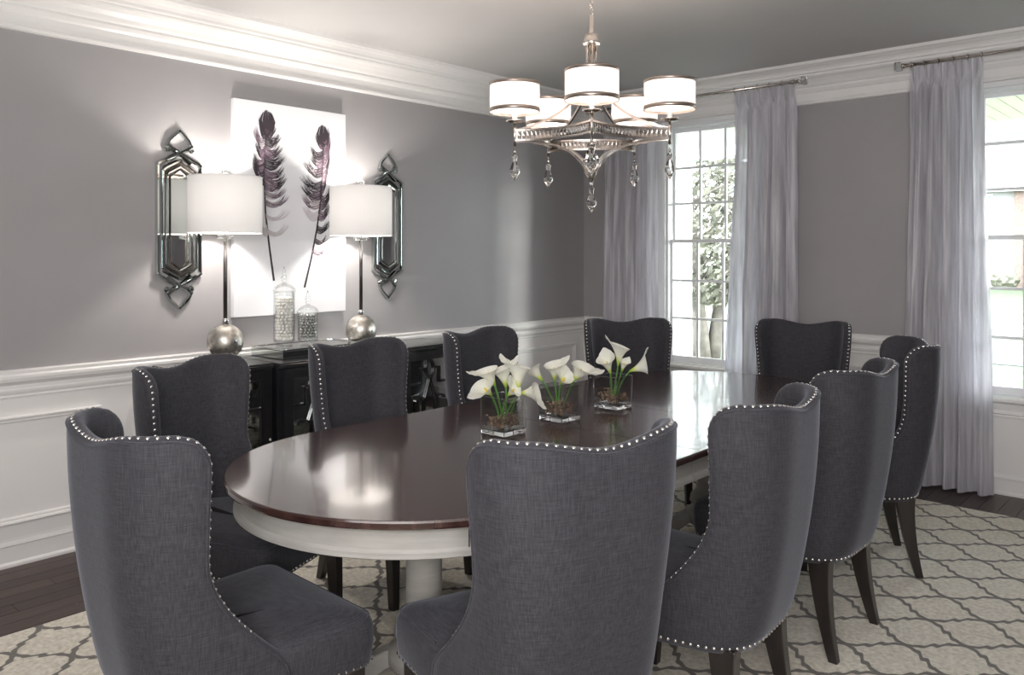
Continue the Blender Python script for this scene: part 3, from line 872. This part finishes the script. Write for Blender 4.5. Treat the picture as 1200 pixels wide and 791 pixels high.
def strip(pts, w0, w1, mat):
    layer[0] = (layer[0]+1) % 40
    x = .0365+layer[0]*.00002
    vs = []; n = len(pts)
    for i, p in enumerate(pts):
        a = pts[max(0, i-1)]; b = pts[min(n-1, i+1)]; dx, dz = b[0]-a[0], b[1]-a[1]; l = math.hypot(dx, dz) or 1
        w = w0+(w1-w0)*i/(n-1)
        vs.append((x, p[0]-dz/l*w+2.895, p[1]+dx/l*w-1.70)); vs.append((x, p[0]+dz/l*w+2.895, p[1]-dx/l*w-1.70))
    mat.add(vs, [(2*i, 2*i+1, 2*i+3, 2*i+2) for i in range(n-1)])
def feather(Q, sideR, sideL, seed, tipr):
    r = random.Random(seed)
    D, Md, Pl = MB(), MB(), MB()
    strip([interp(Q, t/24) for t in range(25)], .0070, .003, D)
    def side(sgn, clumps):
        for (z0, z1, wd, tone, droop) in clumps:
            nb = int(abs(z1-z0)/.0021)+3
            for k in range(nb):
                f = k/(nb-1); z = z0+(z1-z0)*f
                best = min(range(101), key=lambda q: abs(interp(Q, q/100)[1]-z)); p = interp(Q, best/100)
                L = wd*(1-.30*abs(f-.5)*1.3)*r.uniform(.72, 1.03)
                pull = (.5-f)*(z1-z0)*r.uniform(.25, .62)
                jit = r.uniform(-.006, .006)
                pts = []
                for q in range(9):
                    s = q/8
                    pts.append((p[0]+sgn*L*(s-.06*s*s), z+.012-.040*s*(1-s)*2+(droop+jit)*s*s+.030*s**4+pull*s**1.3))
                tone_ = tone+r.uniform(-.18, .18)
                B = D if tone_ > .8 else (Md if tone_ > .35 else Pl)
                w = .0013
                strip(pts[:6], w*.7, w, B)
                strip(pts[5:], w*1.25, .0003, D if tone > .55 else (Md if tone > .28 else Pl))
    side(1, sideR); side(-1, sideL)
    T = interp(Q, 1)
    for k in range(30):                      # dense leaf-shaped tip with ragged notches
        f = k/29; a = PI*(.06+.88*f); rr = r.uniform(.82, 1.05)*(.72 if k % 9 == 4 else 1)
        c, s_ = math.cos(a), math.sin(a)
        strip([(T[0]-.002, T[1]-.115+.02*s_), (T[0]+tipr*.75*c, T[1]-.065+.02*s_), (T[0]+tipr*.98*c*rr, T[1]-.025+tipr*.35*s_), (T[0]+tipr*.62*c*rr, T[1]+.010+tipr*.62*s_*rr)], .0055, .0012, D)
    for B, nm, mt in ((D, 'feather_print_dark', 'featherdark'), (Md, 'feather_print_plum', 'feathermid'), (Pl, 'feather_print_faded', 'featherpale')):
        if B.v: B.build(nm, M[mt], cv, kind='stuff')
feather(QL, [(2.165, 2.115, .075, .8, -.01), (2.125, 2.055, .118, 1, -.005), (2.055, 1.99, .13, .6, .0), (2.005, 1.925, .155, .95, .0), (1.925, 1.875, .16, .7, .0), (1.88, 1.80, .172, .62, .005), (1.80, 1.76, .165, .35, .0), (1.745, 1.71, .185, .45, .015), (1.66, 1.635, .18, .15, .01), (1.575, 1.545, .165, .12, .01)],
        [(2.18, 2.10, .055, .9, .035), (2.11, 2.05, .085, .4, .03), (2.05, 1.985, .070, .6, .015), (1.99, 1.90, .090, .7, .01), (1.91, 1.83, .085, .95, .055), (1.60, 1.54, .055, .1, 0)], 3, .055)
feather(QR, [(2.13, 2.06, .050, .6, .06), (2.07, 1.95, .065, .5, .09), (1.95, 1.86, .072, .6, .10), (1.86, 1.80, .055, .7, .08), (1.80, 1.70, .098, .85, .045), (1.70, 1.64, .10, .7, .03), (1.61, 1.565, .115, .95, .01), (1.53, 1.50, .12, .85, -.01), (1.462, 1.44, .11, .5, -.02)],
        [(2.12, 2.08, .07, .7, .02), (2.07, 2.01, .120, .9, .0), (2.01, 1.96, .11, .6, .02), (1.965, 1.90, .155, .95, .02), (1.88, 1.83, .165, 1, .005), (1.83, 1.765, .160, .8, .01), (1.765, 1.71, .145, .35, .01), (1.70, 1.64, .125, .15, .01)], 5, .046)

# ---------------------------------------------------------------- ornate wall mirrors
def wall_mirror(y, label):
    t = thing('wall_mirror', (.002, y, 1.625), label, 'mirror', group='pair of slim wall mirrors with layered glass strips')
    def poly_plate(pts, x0, x1, name, mat, bev=.004):
        m = MB(); m.prism(pts, 'x', x0, x1); return m.build(name, M[mat], t, bevel=bev)
    poly_plate([(-.088, -.28), (0, -.325), (.088, -.28), (.088, .28), (0, .325), (-.088, .28)], .0, .012, 'backing', 'espresso')
    poly_plate([(-.050, -.225), (0, -.262), (.050, -.225), (.050, .225), (0, .262), (-.050, .225)], .012, .017, 'centre_mirror', 'mirror', .003)
    def strand(pts, w, h0, h1, name='bevelled_strip'):
        m = MB(); pts = [(0, *p) for p in pts]
        P = [Vector(p) for p in pts]; n = len(P); rings = []
        for i, p in enumerate(P):
            a = (P[i]-P[i-1]).normalized() if i else (P[1]-P[0]).normalized()
            b = (P[i+1]-P[i]).normalized() if i < n-1 else a
            tt = (a+b).normalized(); sc = 1/max(.4, tt.dot(a))
            s = Vector((0, tt.z, -tt.y))*sc
            rings.append([tuple(p-s*w/2+Vector((h0, 0, 0))), tuple(p-s*w/2+Vector((h0+.003, 0, 0))), tuple(p-s*w/4+Vector((h1, 0, 0))), tuple(p+s*w/4+Vector((h1, 0, 0))), tuple(p+s*w/2+Vector((h0+.003, 0, 0))), tuple(p+s*w/2+Vector((h0, 0, 0)))])
        m.loft(rings, False); return m.build(name, M['mirror_dark'], t)
    for sg in (-1, 1):
        # outer frame: vertical side, shoulder, crossing, round bulb, apex (top and bottom)
        strand([(sg*.116, -.295), (sg*.116, .295)], .020, .0, .020, 'side_strip')
        strand([(sg*.090, -.262), (sg*.090, .262)], .014, .012, .024, 'side_strip')
        strand([(sg*.066, -.238), (sg*.066, .238)], .014, .012, .021, 'side_strip')
        for vz in (-1, 1):
            h = 0 if sg > 0 else .005
            strand([(sg*.120, vz*.288), (sg*.105, vz*.300), (-sg*.040, vz*.378), (-sg*.066, vz*.396)], .022, .006+h, .024+h)
            strand([(-sg*.068, vz*.388), (-sg*.052, vz*.422), (-sg*.026, vz*.448), (sg*.003, vz*.474)], .020, .0, .019)
            bl = MB(); bl.lathe([(.0165, .004), (.0165, .014), (.010, .021), (.0005, .022)], 16, smooth=False)
            bl.v = [(z, x_+sg*.066, y_+vz*.372) for x_, y_, z in bl.v]
            bl.build('round_tip', M['mirror_dark'], t)
            strand([(sg*.066, vz*.376), (sg*.030, vz*.366), (-sg*.018, vz*.338), (-sg*.064, vz*.302)], .019, .002, .017+h)
            strand([(sg*.092, vz*.256), (sg*.080, vz*.268), (-sg*.006, vz*.318)], .017, .014, .027+h)
            strand([(sg*.068, vz*.234), (sg*.060, vz*.244), (-sg*.003, vz*.280)], .015, .014, .023+h)
wall_mirror(-3.572, 'slim ornate silvery mirror with knotted points, left of the canvas')
wall_mirror(-2.155, 'slim ornate silvery mirror with knotted points, right of the canvas')

# ---------------------------------------------------------------- chandelier
CX, CY = 2.196, -2.843
ch = thing('chandelier', (CX, CY, HC), 'brushed nickel five-light chandelier with white drum shades and crystal drops', 'chandelier')
zz = lambda z: z-HC
m = MB(); m.lathe([(.065, zz(2.744)), (.065, zz(2.735)), (.05, zz(2.722)), (.012, zz(2.712)), (.012, zz(2.700))], 28); m.build('ceiling_canopy', M['nickel'], ch)
zc = 2.708; k = 0
while zc > 2.43:
    lk = MB(); pts = []
    for q in range(17):
        a = 2*PI*q/16; u, v = .0085*math.cos(a), .0215*math.sin(a)+(.0 if 1 else 0)
        pts.append((u if k % 2 == 0 else 0, 0 if k % 2 == 0 else u, zz(zc-.021)+v))
    if k % 2 == 0: pass
    lk.tube(pts, .0021, 6); lk.build('chain_link', M['nickel'], ch); zc -= .0375; k += 1
m = MB(); m.lathe([(.003, zz(2.445)), (.009, zz(2.44)), (.009, zz(2.372)), (.012, zz(2.37)), (.012, zz(2.362)), (.030, zz(2.360)), (.032, zz(2.335)), (.040, zz(2.326)), (.034, zz(2.318)), (.010, zz(2.316))], 24); m.build('top_cap', M['nickel'], ch)
m = MB()
for k in range(6):
    a = 2*PI*k/6+.3; m.tube([(.021*math.cos(a), .021*math.sin(a), zz(2.32)), (.021*math.cos(a), .021*math.sin(a), zz(2.14))], .0045, 8)
m.tube([(0, 0, zz(2.32)), (0, 0, zz(1.76))], .006, 10)
m.build('column', M['nickel'], ch)
m = MB(); m.lathe([(.010, zz(2.155)), (.034, zz(2.15)), (.036, zz(2.135)), (.024, zz(2.125)), (.010, zz(2.11))], 24); m.build('collar', M['nickel'], ch)
def ang(k): return math.radians(-47.8-5.3+72*k)
RR = .33
def pol(r, a, z): return Vector((r*math.cos(a), r*math.sin(a), zz(z)))
m = MB(); m.lathe([(.004, zz(1.80)), (.020, zz(1.795)), (.022, zz(1.775)), (.012, zz(1.755)), (.004, zz(1.745))], 16); m.build('hub', M['nickel'], ch)
def drop(p, L, w, name='crystal_drop'):
    """faceted elongated pendant hanging from p"""
    m = MB(); n = 6
    prof = [(.0006, 0), (w*.28, -.10*L), (w*.22, -.30*L), (w*.5, -.62*L), (w*.5, -.70*L), (.0006, -L)]
    m.lathe([(r, z) for r, z in prof], n, p, smooth=False, cap=False)
    return m.build(name, M['crystal'], ch)
for k in range(5):
    a, b = ang(k), ang(k+1)
    P0, P1 = pol(RR, a, 0), pol(RR, b, 0)
    mid = (a+b)/2
    c = Vector((.155*math.cos(mid), .155*math.sin(mid), zz(0)))
    path = bez(P0, c, P1, 20)
    m = MB()
    for z in (1.949, 1.908): m.bar([p+Vector((0, 0, z)) for p in path], .010, .007)
    m.build('ring_band', M['nickel'], ch)
    m = MB(); m.bar([p+Vector((0, 0, 1.9285)) for p in path], .0025, .036); m.build('band_back', M['nickel'], ch)
    # crystals set in the band
    m = MB()
    pp = bez(P0, c, P1, 22)
    for q in range(1, 22):
        p = pp[q]; t = (pp[min(q+1, 22)]-pp[q-1]).normalized(); s = Vector((-t.y, t.x, 0))
        for sd in (-1, 1):
            cpt = p+s*sd*.002+Vector((0, 0, 1.9285))
            w = .0085; h = .0155
            vs = [cpt-t*w+Vector((0, 0, -h)), cpt+t*w+Vector((0, 0, -h)), cpt+t*w+Vector((0, 0, h)), cpt-t*w+Vector((0, 0, h)), cpt+s*sd*.006-t*w*.3, cpt+s*sd*.006+t*w*.3+Vector((0, 0, 0))]
            m.add(vs, [(0, 1, 5, 4), (1, 2, 5), (2, 3, 4, 5), (3, 0, 4), (0, 3, 2, 1)])
    m.build('band_crystals', M['crystal'], ch, kind='stuff', label='row of square cut crystals')
    # post, bobeche, candle, shade
    P = pol(RR, a, 0)
    m = MB(); m.tube([P+Vector((0, 0, 1.985)), P+Vector((0, 0, 1.885))], .006, 10); m.build('post', M['nickel'], ch)
    m = MB(); m.lathe([(.006, 1.975), (.020, 1.978), (.036, 1.984), (.037, 1.988), (.012, 1.990)], 24, P); m.build('bobeche', M['nickel'], ch)
    m = MB(); m.lathe([(.011, 1.990), (.011, 2.035)], 14, P); m.build('candle_cup', M['trim'], ch)
    m = MB(); m.lathe([(.1025, 2.034), (.1025, 2.138)], 40, P, cap=False); s = m.build('lamp_shade', M['glowshade'], ch)
    for z, h in ((2.023, .016), (2.131, .012)):
        m = MB(); m.lathe([(.1015, z), (.1045, z), (.1045, z+h), (.1015, z+h), (.1015, z)], 40, P, cap=False); m.build('shade_rim', M['bronze'], s)
    m = MB(); m.lathe([(.0005, 2.033), (.012, 2.0335), (.098, 2.033)], 40, P, cap=False); m.build('diffuser', M['diffuser'], s)
    m = MB(); m.lathe([(.0005, 2.026), (.008, 2.026), (.009, 2.032), (.0005, 2.032)], 12, P); m.build('diffuser_button', M['nickel'], s)
    light('POINT', 'bulb', P+Vector((0, 0, 2.088)), 4.4, (1, .88, .78), ch, shadow_soft_size=.02)
    # upper sweep arm, lower scroll arm
    m = MB(); m.bar(bez(pol(.026, a, 2.15), pol(.12, a, 2.0), pol(RR-.004, a, 1.950), 14), .008, .010, (0, 0, 1)); m.build('upper_arm', M['nickel'], ch)
    m = MB(); m.bar(bez(pol(RR-.004, a, 1.902), pol(.075, a, 1.925), pol(.018, a, 1.772), 16), .012, .008, (0, 0, 1)); m.build('lower_arm', M['nickel'], ch)
    m = MB(); m.tube([P+Vector((0, 0, 1.885)), P+Vector((0, 0, 1.865))], .0015, 6); m.ball(tuple(P+Vector((0, 0, 1.860))), .006, 6); m.build('drop_wire', M['nickel'], ch)
    drop(tuple(P+Vector((0, 0, 1.856))), .115, .044)
m = MB(); m.ball((0, 0, zz(1.738)), .008, 8); m.build('finial_bead', M['crystal'], ch)
drop((0, 0, zz(1.73)), .115, .045, 'centre_crystal')
drop((.10*math.cos(ang(0)), .10*math.sin(ang(0)), zz(1.905)), .13, .075, 'large_crystal')

# ---------------------------------------------------------------- curtain rods and curtains
def rod(x0, x1, label, ends=(True, True)):
    t = thing('curtain_rod', ((x0+x1)/2, -.13, 2.628), label, 'curtain rod')
    h = (x1-x0)/2
    m = MB(); m.tube([(-h, 0, 0), (h, 0, 0)], .0115, 12); m.build('rod', M['nickel'], t)
    for sg in (-1, 1):
        m = MB(); m.tube([(sg*h, 0, 0), (sg*(h+.012), 0, 0)], .018, 12); m.build('rod_collar', M['nickel'], t)
        m = MB(); m.box(sg*(h+.034)-.020, sg*(h+.034)+.020, -.026, .026, -.026, .026); m.build('square_finial', M['acrylic'], t, bevel=.006)
        m = MB(); m.tube([(sg*(h-.05), 0, 0), (sg*(h-.05), .088, 0)], .006, 8); m.lathe([(.012, -.012), (.012, .012)], 12, (sg*(h-.05), 0, 0)); m.build('bracket', M['nickel'], t)
    return t
rod(.19, 1.945, 'brushed metal curtain rod above the narrow far window')
rod(2.625, 4.10, 'brushed metal curtain rod above the right-hand window')
def curtain(x0, x1, xb0, xb1, folds, seed, label):
    r = random.Random(seed); H = 2.60; Y = -.13
    t = thing('curtain', ((x0+x1)/2, Y, .012), label, 'curtain', group='silver pinch-pleat curtains')
    ph = [r.uniform(-.5, .5) for _ in range(4)]; amp2 = [r.uniform(.3, .8) for _ in range(4)]
    cxm = (x0+x1)/2
    def fn(u, v):
        z = H*v
        top = sstep((v-.93)/.05); lo = 1-v
        a = x0+(xb0-x0)*sstep(lo*1.1); b = x1+(xb1-x1)*sstep(lo*1.1)
        uu = u+.018*math.sin(2*PI*u*2+ph[0]*3+lo*2.2)*(1-top)
        x = a+(b-a)*uu
        w = 2*PI*folds*u
        soft = math.sin(w+.5*math.sin(lo*2+ph[1])) + .35*amp2[0]*math.sin(2*w+ph[2]*4+lo*3)+.25*amp2[1]*math.sin(.5*w+ph[3]*5+lo*1.5)
        pin = (abs(math.sin(w/2+.2))**5)*-1.1+.4 + .35*math.sin(3*w)*abs(math.sin(w/2+.2))**4
        A = .030+.018*lo
        y = (soft*A)*(1-top)+pin*.030*top
        x += .012*math.sin(w*1.0+.8)*(1-top)
        y += (.006*math.sin(z*7+u*11)*math.sin(u*23+z)+.005*math.sin(4*w+z*2+ph[0]*6)+.003*math.sin(7*w-z*3))*(1-top)
        return (x-cxm, y, z)
    m = MB(); m.grid(fn, folds*22, 70)
    m.build('fabric', M['curtain'], t)
    m = MB()
    def hem(u, v):
        p = fn(u, v*.035); return (p[0], p[1]-.002, p[2])
    m.grid(hem, folds*22, 2); m.build('hem', M['curtain'], t)
    for k in range(folds+1):
        u = min(.985, max(.015, k/folds)); p = fn(u, .997)
        m = MB(); pts = [(p[0], .015*math.cos(a), 2.616+.0165*math.sin(a)) for a in [2*PI*q/16 for q in range(17)]]
        m.tube(pts, .0032, 6); m.tube([(p[0], 0, 2.600), (p[0], p[1], H-.02)], .0018, 5); m.build('ring', M['nickel'], t)
    return t
curtain(.30, .80, .26, .80, 5, 1, 'silver satin curtain on the left side of the far narrow window')
curtain(1.46, 1.915, 1.37, 1.92, 5, 2, 'silver satin curtain on the right side of the far narrow window')
curtain(2.66, 3.065, 2.60, 3.10, 5, 4, 'silver satin floor-length curtain left of the right-hand window')
curtain(3.66, 4.07, 3.62, 4.12, 5, 6, 'silver satin curtain on the right side of the right-hand window')

# ---------------------------------------------------------------- vases, pebbles, callas
RV = Vector((.7408, .6717, 0)); FV = Vector((-.6717, .7408, 0))   # sideways and away directions of the vase row's bouquet
ico = bmesh.new(); bmesh.ops.create_icosphere(ico, subdivisions=1, radius=1); ICV = [v.co.copy() for v in ico.verts]; ICF = [[v.index for v in f.verts] for f in ico.faces]; ico.free()
def vase(x, y, label, plabel, seed):
    H, W = .142, .060
    t = thing('glass_vase', (x, y, TZ), label, 'vase', group='square glass vases down the table')
    m = MB(); I = W-.0055; zb = .0225
    sq = lambda w, z: [(-w, -w, z), (w, -w, z), (w, w, z), (-w, w, z)]
    m.v = sq(W, zb)+sq(W, H-.0015)+sq(W-.0015, H)+sq(I+.0015, H)+sq(I, H-.0015)+sq(I, zb)
    for q in range(5):
        for k in range(4): m.f.append([q*4+k, q*4+(k+1) % 4, q*4+4+(k+1) % 4, q*4+4+k]); m.sm.append(False)
    for k in range(4): m.f.append([20+k, 20+(k+1) % 4, (k+1) % 4, k]); m.sm.append(False)
    m.build('glass_walls', M['vaseclear'], t)
    m = MB()
    e = W+.0004
    for a, b in ((-1, -1), (1, -1), (1, 1), (-1, 1)): m.tube([(a*e, b*e, .022), (a*e, b*e, H)], .0012, 6)
    m.bar([(-e, -e, H+.001), (e, -e, H+.001), (e, e, H+.001), (-e, e, H+.001), (-e, -e, H+.001)], .0035, .002)
    m.build('polished_edges', M['chromeglass'], t)
    m = MB(); m.box(-W, W, -W, W, .0005, .022); m.build('thick_base', M['acrylic'], t, bevel=.003)
    r = random.Random(seed); pb = MB()
    for k in range(190):
        px, py = r.uniform(-W+.013, W-.013), r.uniform(-W+.013, W-.013)
        hgt = .045*(.55+.45*math.sin(px*40+seed)*math.cos(py*30)+.0)
        pz = .030+r.uniform(0, 1)*max(.012, hgt+.012*(abs(px)+abs(py))/W)
        s = r.uniform(.0050, .0085); S = Vector((r.uniform(.8, 1.3), r.uniform(.8, 1.3), r.uniform(.6, .9)))
        pb.add([Vector((px, py, pz))+Vector((p.x*S.x, p.y*S.y, p.z*S.z))*s for p in ICV], ICF, True)
    o = pb.build('river_pebbles', M['stone']); o.location = (x, y, TZ); tag(o, plabel, 'pebbles', kind='stuff')
def calla(vx, vy, root, throat, d, tip, L, R, label, grp):
    """root/throat given as (side, away, up) from the vase base centre; d the trumpet axis, tip where the point leans"""
    def W3(p): return RV*p[0]+FV*p[1]+Vector((0, 0, p[2]))
    B = Vector((vx, vy, TZ))
    t = thing('calla_lily', (vx, vy, TZ), label, 'flower', group=grp)
    R *= 1.55; L *= 1.08
    r0, th = W3(root), W3(throat); ax = W3(d).normalized(); tp = W3(tip)
    tp = (tp-ax*tp.dot(ax)).normalized(); sd = ax.cross(tp)
    ctrl = th-ax*.05; 
    m = MB(); m.tube(bez(r0, (r0+th)/2*.5+ctrl*.5, th+ax*.004, 10), .0038, 8); m.build('stem', M['stem'], t)
    nu, nv = 36, 16; vs = []; fs = []; att = []
    for i in range(nu+1):
        a = -PI*1.04+2*PI*1.04*i/nu       # a=0 is the pointed back side
        c = math.cos(a)
        ln = L*(.72+.22*(.5+.5*c)+.17*math.exp(-(a/.30)**2))
        rim = R*(.85+.15*c)
        for j in range(nv+1):
            s = j/nv
            rad = .0045+rim*(.42*s+.58*s**2.2)+.05*R*math.sin(3*a+L*90)*s**3
            if abs(a) > 2.6: rad *= 1-.12*(abs(a)-2.6)
            curl = .35*s**5
            h = ln*(s-curl*.35*(1 if abs(a) > .6 else .4))
            vs.append(th+ax*h+(tp*math.cos(a)+sd*math.sin(a))*rad+tp*(.13*L*s**3*math.exp(-(a/.6)**2)))
            att.append(s)
    w = nv+1
    fs = [(i*w+j, (i+1)*w+j, (i+1)*w+j+1, i*w+j+1) for i in range(nu) for j in range(nv)]
    m = MB(); m.add(vs, fs, True); o = m.build('spathe', M['petal'], t)
    at = o.data.attributes.new('throat', 'FLOAT', 'POINT')
    at.data.foreach_set('value', att)
    m = MB(); m.tube([th+ax*L*q for q in (.1, .3, .5, .62)], [.003, .0045, .004, .0015], 8); m.build('spadix', M['spadix'], t)
V = [(2.138, -3.324), (2.137, -2.980), (2.147, -2.617)]
vase(*V[0], 'square clear glass vase on the table, nearest of the row of three', 'brown river pebbles in the nearest glass vase', 1)
vase(*V[1], 'square clear glass vase on the table, middle of the row of three', 'brown river pebbles in the middle glass vase', 2)
vase(*V[2], 'square clear glass vase on the table, farthest of the row of three', 'brown river pebbles in the farthest glass vase', 3)
G = ['white calla lilies in the nearest vase', 'white calla lilies in the middle vase', 'white calla lilies in the farthest vase']
rt = lambda a, b: (a, b, .035)
calla(*V[0], rt(-.01, 0), (-.046, -.012, .148), (-.55, -.45, .62), (-.4, -.2, -.9), .070, .036, 'white calla low on the left of the nearest vase, mouth drooping left', G[0])
calla(*V[0], rt(0, .01), (-.032, .0, .180), (-.42, -.1, .85), (-1, 0, .0), .088, .036, 'white calla in the nearest vase with its pointed tip reaching far left', G[0])
calla(*V[0], rt(.005, 0), (.010, .01, .172), (-.22, .0, 1), (.8, .3, -.1), .095, .036, 'upright white calla at the back middle of the nearest vase', G[0])
calla(*V[0], rt(.01, 0), (.055, -.012, .160), (.05, .15, 1), (-.35, .2, .1), .125, .040, 'tallest upright white calla on the right of the nearest vase', G[0])
calla(*V[0], rt(0, -.01), (.062, -.014, .155), (1, -.25, .12), (.3, 0, -1), .085, .032, 'white calla lying out to the right of the nearest vase', G[0])
calla(*V[0], rt(-.01, -.01), (.018, -.03, .150), (.55, -.3, .55), (-.2, 0, 1), .055, .026, 'small white calla low at the front of the nearest vase', G[0])
calla(*V[1], rt(-.01, 0), (-.072, 0, .160), (-.62, .1, .75), (-1, 0, .2), .090, .036, 'white calla leaning left out of the middle vase', G[1])
calla(*V[1], rt(-.005, 0), (-.022, .0, .162), (-.08, -.15, 1), (.7, .2, .0), .085, .034, 'upright white calla in the centre of the middle vase', G[1])
calla(*V[1], rt(0, -.01), (.002, -.01, .150), (.45, -.5, .75), (.3, 0, 1), .055, .028, 'small white calla at the front of the middle vase', G[1])
calla(*V[1], rt(.01, 0), (.055, -.005, .158), (.45, -.2, .75), (1, -.1, -.25), .098, .042, 'broad white calla on the right of the middle vase, tip pointing right', G[1])
calla(*V[2], rt(-.01, 0), (-.012, -.005, .152), (-.32, -.2, .95), (-.3, 0, 1), .090, .030, 'white calla on the left of the farthest vase', G[2])
calla(*V[2], rt(0, 0), (.022, 0, .185), (.12, .0, 1), (-.8, .1, .2), .115, .036, 'tallest white calla standing in the middle of the farthest vase', G[2])
calla(*V[2], rt(0, 0), (.038, -.01, .165), (.25, -.2, 1), (.2, 0, .5), .055, .016, 'half-closed white calla bud at the front of the farthest vase', G[2])
calla(*V[2], rt(.01, 0), (.072, 0, .160), (1, -.1, .40), (.2, 0, .5), .105, .034, 'white calla stretched out right from the farthest vase', G[2])

# ---------------------------------------------------------------- outside: porch, garden, street, house
m = MB(); m.box(-60, 60, .16, 90, -.45, -.40); m.build('lawn_ground', M['grass'], kind='structure')
m = MB(); m.box(-60, 60, 9.8, 13.6, -.40, -.385); m.build('street', M['asphalt'], kind='structure')
m = MB(); m.box(-60, 60, 17.2, 18.4, -.40, -.38); m.build('footpath', M['concrete'], kind='structure')
m = MB(); m.box(-4, 8, .16, 2.75, -.40, -.06); m.build('porch_floor', M['concrete'], kind='structure')
porch = MB(); porch.box(-4, 8, .16, 2.75, 2.62, 2.80); pr = porch.build('porch_ceiling', M['soffit'], kind='structure')
for k in range(0, 120):
    pass
b = MB()
for k in range(100): b.box(-4+k*.12+.004, -4+k*.12+.116, .165, 2.58, 2.606, 2.62)
b.build('soffit_boards', M['soffit'], pr, kind='stuff')
m = MB(); m.box(-4, 8, 2.58, 2.75, 2.50, 2.62); m.build('porch_beam', M['plastic'], pr)
for x in (-.565, 5.2):
    t = thing('porch_post', (x, 2.55, -.06), 'white square porch post outside the far narrow window' if x < 1 else 'white square porch post beyond the right-hand window', 'post')
    m = MB(); m.box(-.10, .10, -.10, .10, .12, 2.45); m.build('shaft', M['plastic'], t, bevel=.006)
    m = MB(); m.box(-.13, .13, -.13, .13, .001, .12); m.box(-.13, .13, -.13, .13, 2.45, 2.555); m.build('base_and_cap', M['plastic'], t, bevel=.006)
def tree(x, y, h, r, label, seed, leafy=5200):
    rn = random.Random(seed)
    t = thing('garden_tree', (x, y, -.40), label, 'tree')
    m = MB(); 
    for q in range(3):
        a = 2*PI*q/3+rn.random(); pts = [(0+.1*math.cos(a), .1*math.sin(a), 0)]
        for s in range(1, 7): pts.append((pts[-1][0]+math.cos(a)*.13*s*.5+rn.uniform(-.06, .06), pts[-1][1]+math.sin(a)*.13*s*.5+rn.uniform(-.06, .06), h*s/7))
        m.tube(pts, [.13*(1-.12*s) for s in range(7)], 8)
        for s in range(2, 7):
            for w in range(3):
                b_ = rn.uniform(0, 2*PI); L = rn.uniform(.5, 1.3)*r*.6; p = pts[s]
                m.tube([p, (p[0]+math.cos(b_)*L*.5, p[1]+math.sin(b_)*L*.5, p[2]+L*.25), (p[0]+math.cos(b_)*L, p[1]+math.sin(b_)*L, p[2]+L*.55)], [.035, .022, .008], 5)
    m.build('trunk', M['bark'], t)
    m = MB()
    for k in range(leafy):
        a = rn.uniform(0, 2*PI); rr = r*math.sqrt(rn.random()); z = h*(.22+.88*rn.random())
        rr *= math.sin(min(1, (z/h-.1))*PI*.85)+.25
        c = Vector((rr*math.cos(a), rr*math.sin(a), z)); q = Vector((rn.uniform(-1, 1), rn.uniform(-1, 1), rn.uniform(-1, 1))).normalized(); p = q.orthogonal().normalized(); s = q.cross(p); L = rn.uniform(.05, .11)
        m.add([c-p*L, c+s*L*.45, c+p*L, c-s*L*.45], [(0, 1, 2, 3)])
    m.build('foliage', M['leaf'], t, kind='stuff')
tree(-2.35, 6.4, 4.6, 1.25, 'pale-barked multi-stem tree seen through the far narrow window', 2)
tree(-5.6, 11.5, 5.5, 2.2, 'paler tree farther back beyond the far narrow window', 9, 2200)
# house over the road
hs = thing('brick_house', (-6, 45, -.40), 'white and brick two-storey house across the street, through right-hand window', 'house')
def hpart(name, x0, x1, y0, y1, z0, z1, mt, parent=None):
    m = MB(); m.box(x0, x1, y0, y1, z0, z1); return m.build(name, M[mt], parent or hs)
hpart('wall', -16, .9, 0, 9, 0, 5.3, 'siding')
hpart('brick_wing', .9, 12, -.5, 9, 0, 5.3, 'brick')
m = MB(); m.prism([(-17, 5.3), (13, 5.3), (13, 5.6), (-2, 10.5), (-17, 5.6)], 'y', -.9, 9.5); m.build('roof', M['roof'], hs)
m = MB(); m.prism([(-15.5, 5.3), (.6, 5.3), (.6, 5.6), (-7.4, 9.3), (-15.5, 5.6)], 'y', -1.2, -.95); m.build('gable', M['siding'], hs)
hpart('eaves_trim', -17, 13, -.95, -.9, 5.15, 5.6, 'plastic')
for hx in (-13.5, -10, -6.5, -3.2, -.9, 3.5, 6.8, 10):
    for hz in (1.0, 3.6):
        yf = -.06 if hx < .9 else -.56
        f = hpart('window', hx-.7, hx+.7, yf, yf+.08, hz, hz+1.5, 'plastic')
        for i in range(2):
            for j in range(2):
                hpart('pane', hx-.62+i*.64, hx-.02+i*.64, yf-.02, yf, hz+.08+j*.7, hz+.70+j*.7, 'farglass', f)
def bush(x, y, r, label):
    rn = random.Random(int(x*10)); m = MB()
    bmx = bmesh.new(); bmesh.ops.create_icosphere(bmx, subdivisions=3, radius=r)
    vs = []
    for v in bmx.verts:
        k = 1+rn.uniform(-.12, .12); vs.append((v.co.x*k, v.co.y*k, max(0, v.co.z*k*.85+r*.7)))
    m.add(vs, [[q.index for q in f.verts] for f in bmx.faces]); bmx.free()
    o = m.build('round_shrub', M['leaf']); o.location = (x, y, -.40); tag(o, label, 'shrub')
bush(-5.3, 43.3, .65, 'small round shrub in front of the brick house, left one')
bush(-8.3, 43.3, .6, 'small round shrub in front of the white house wall')
bush(-2.4, 43.0, .7, 'small round shrub below the brick wing, right one')
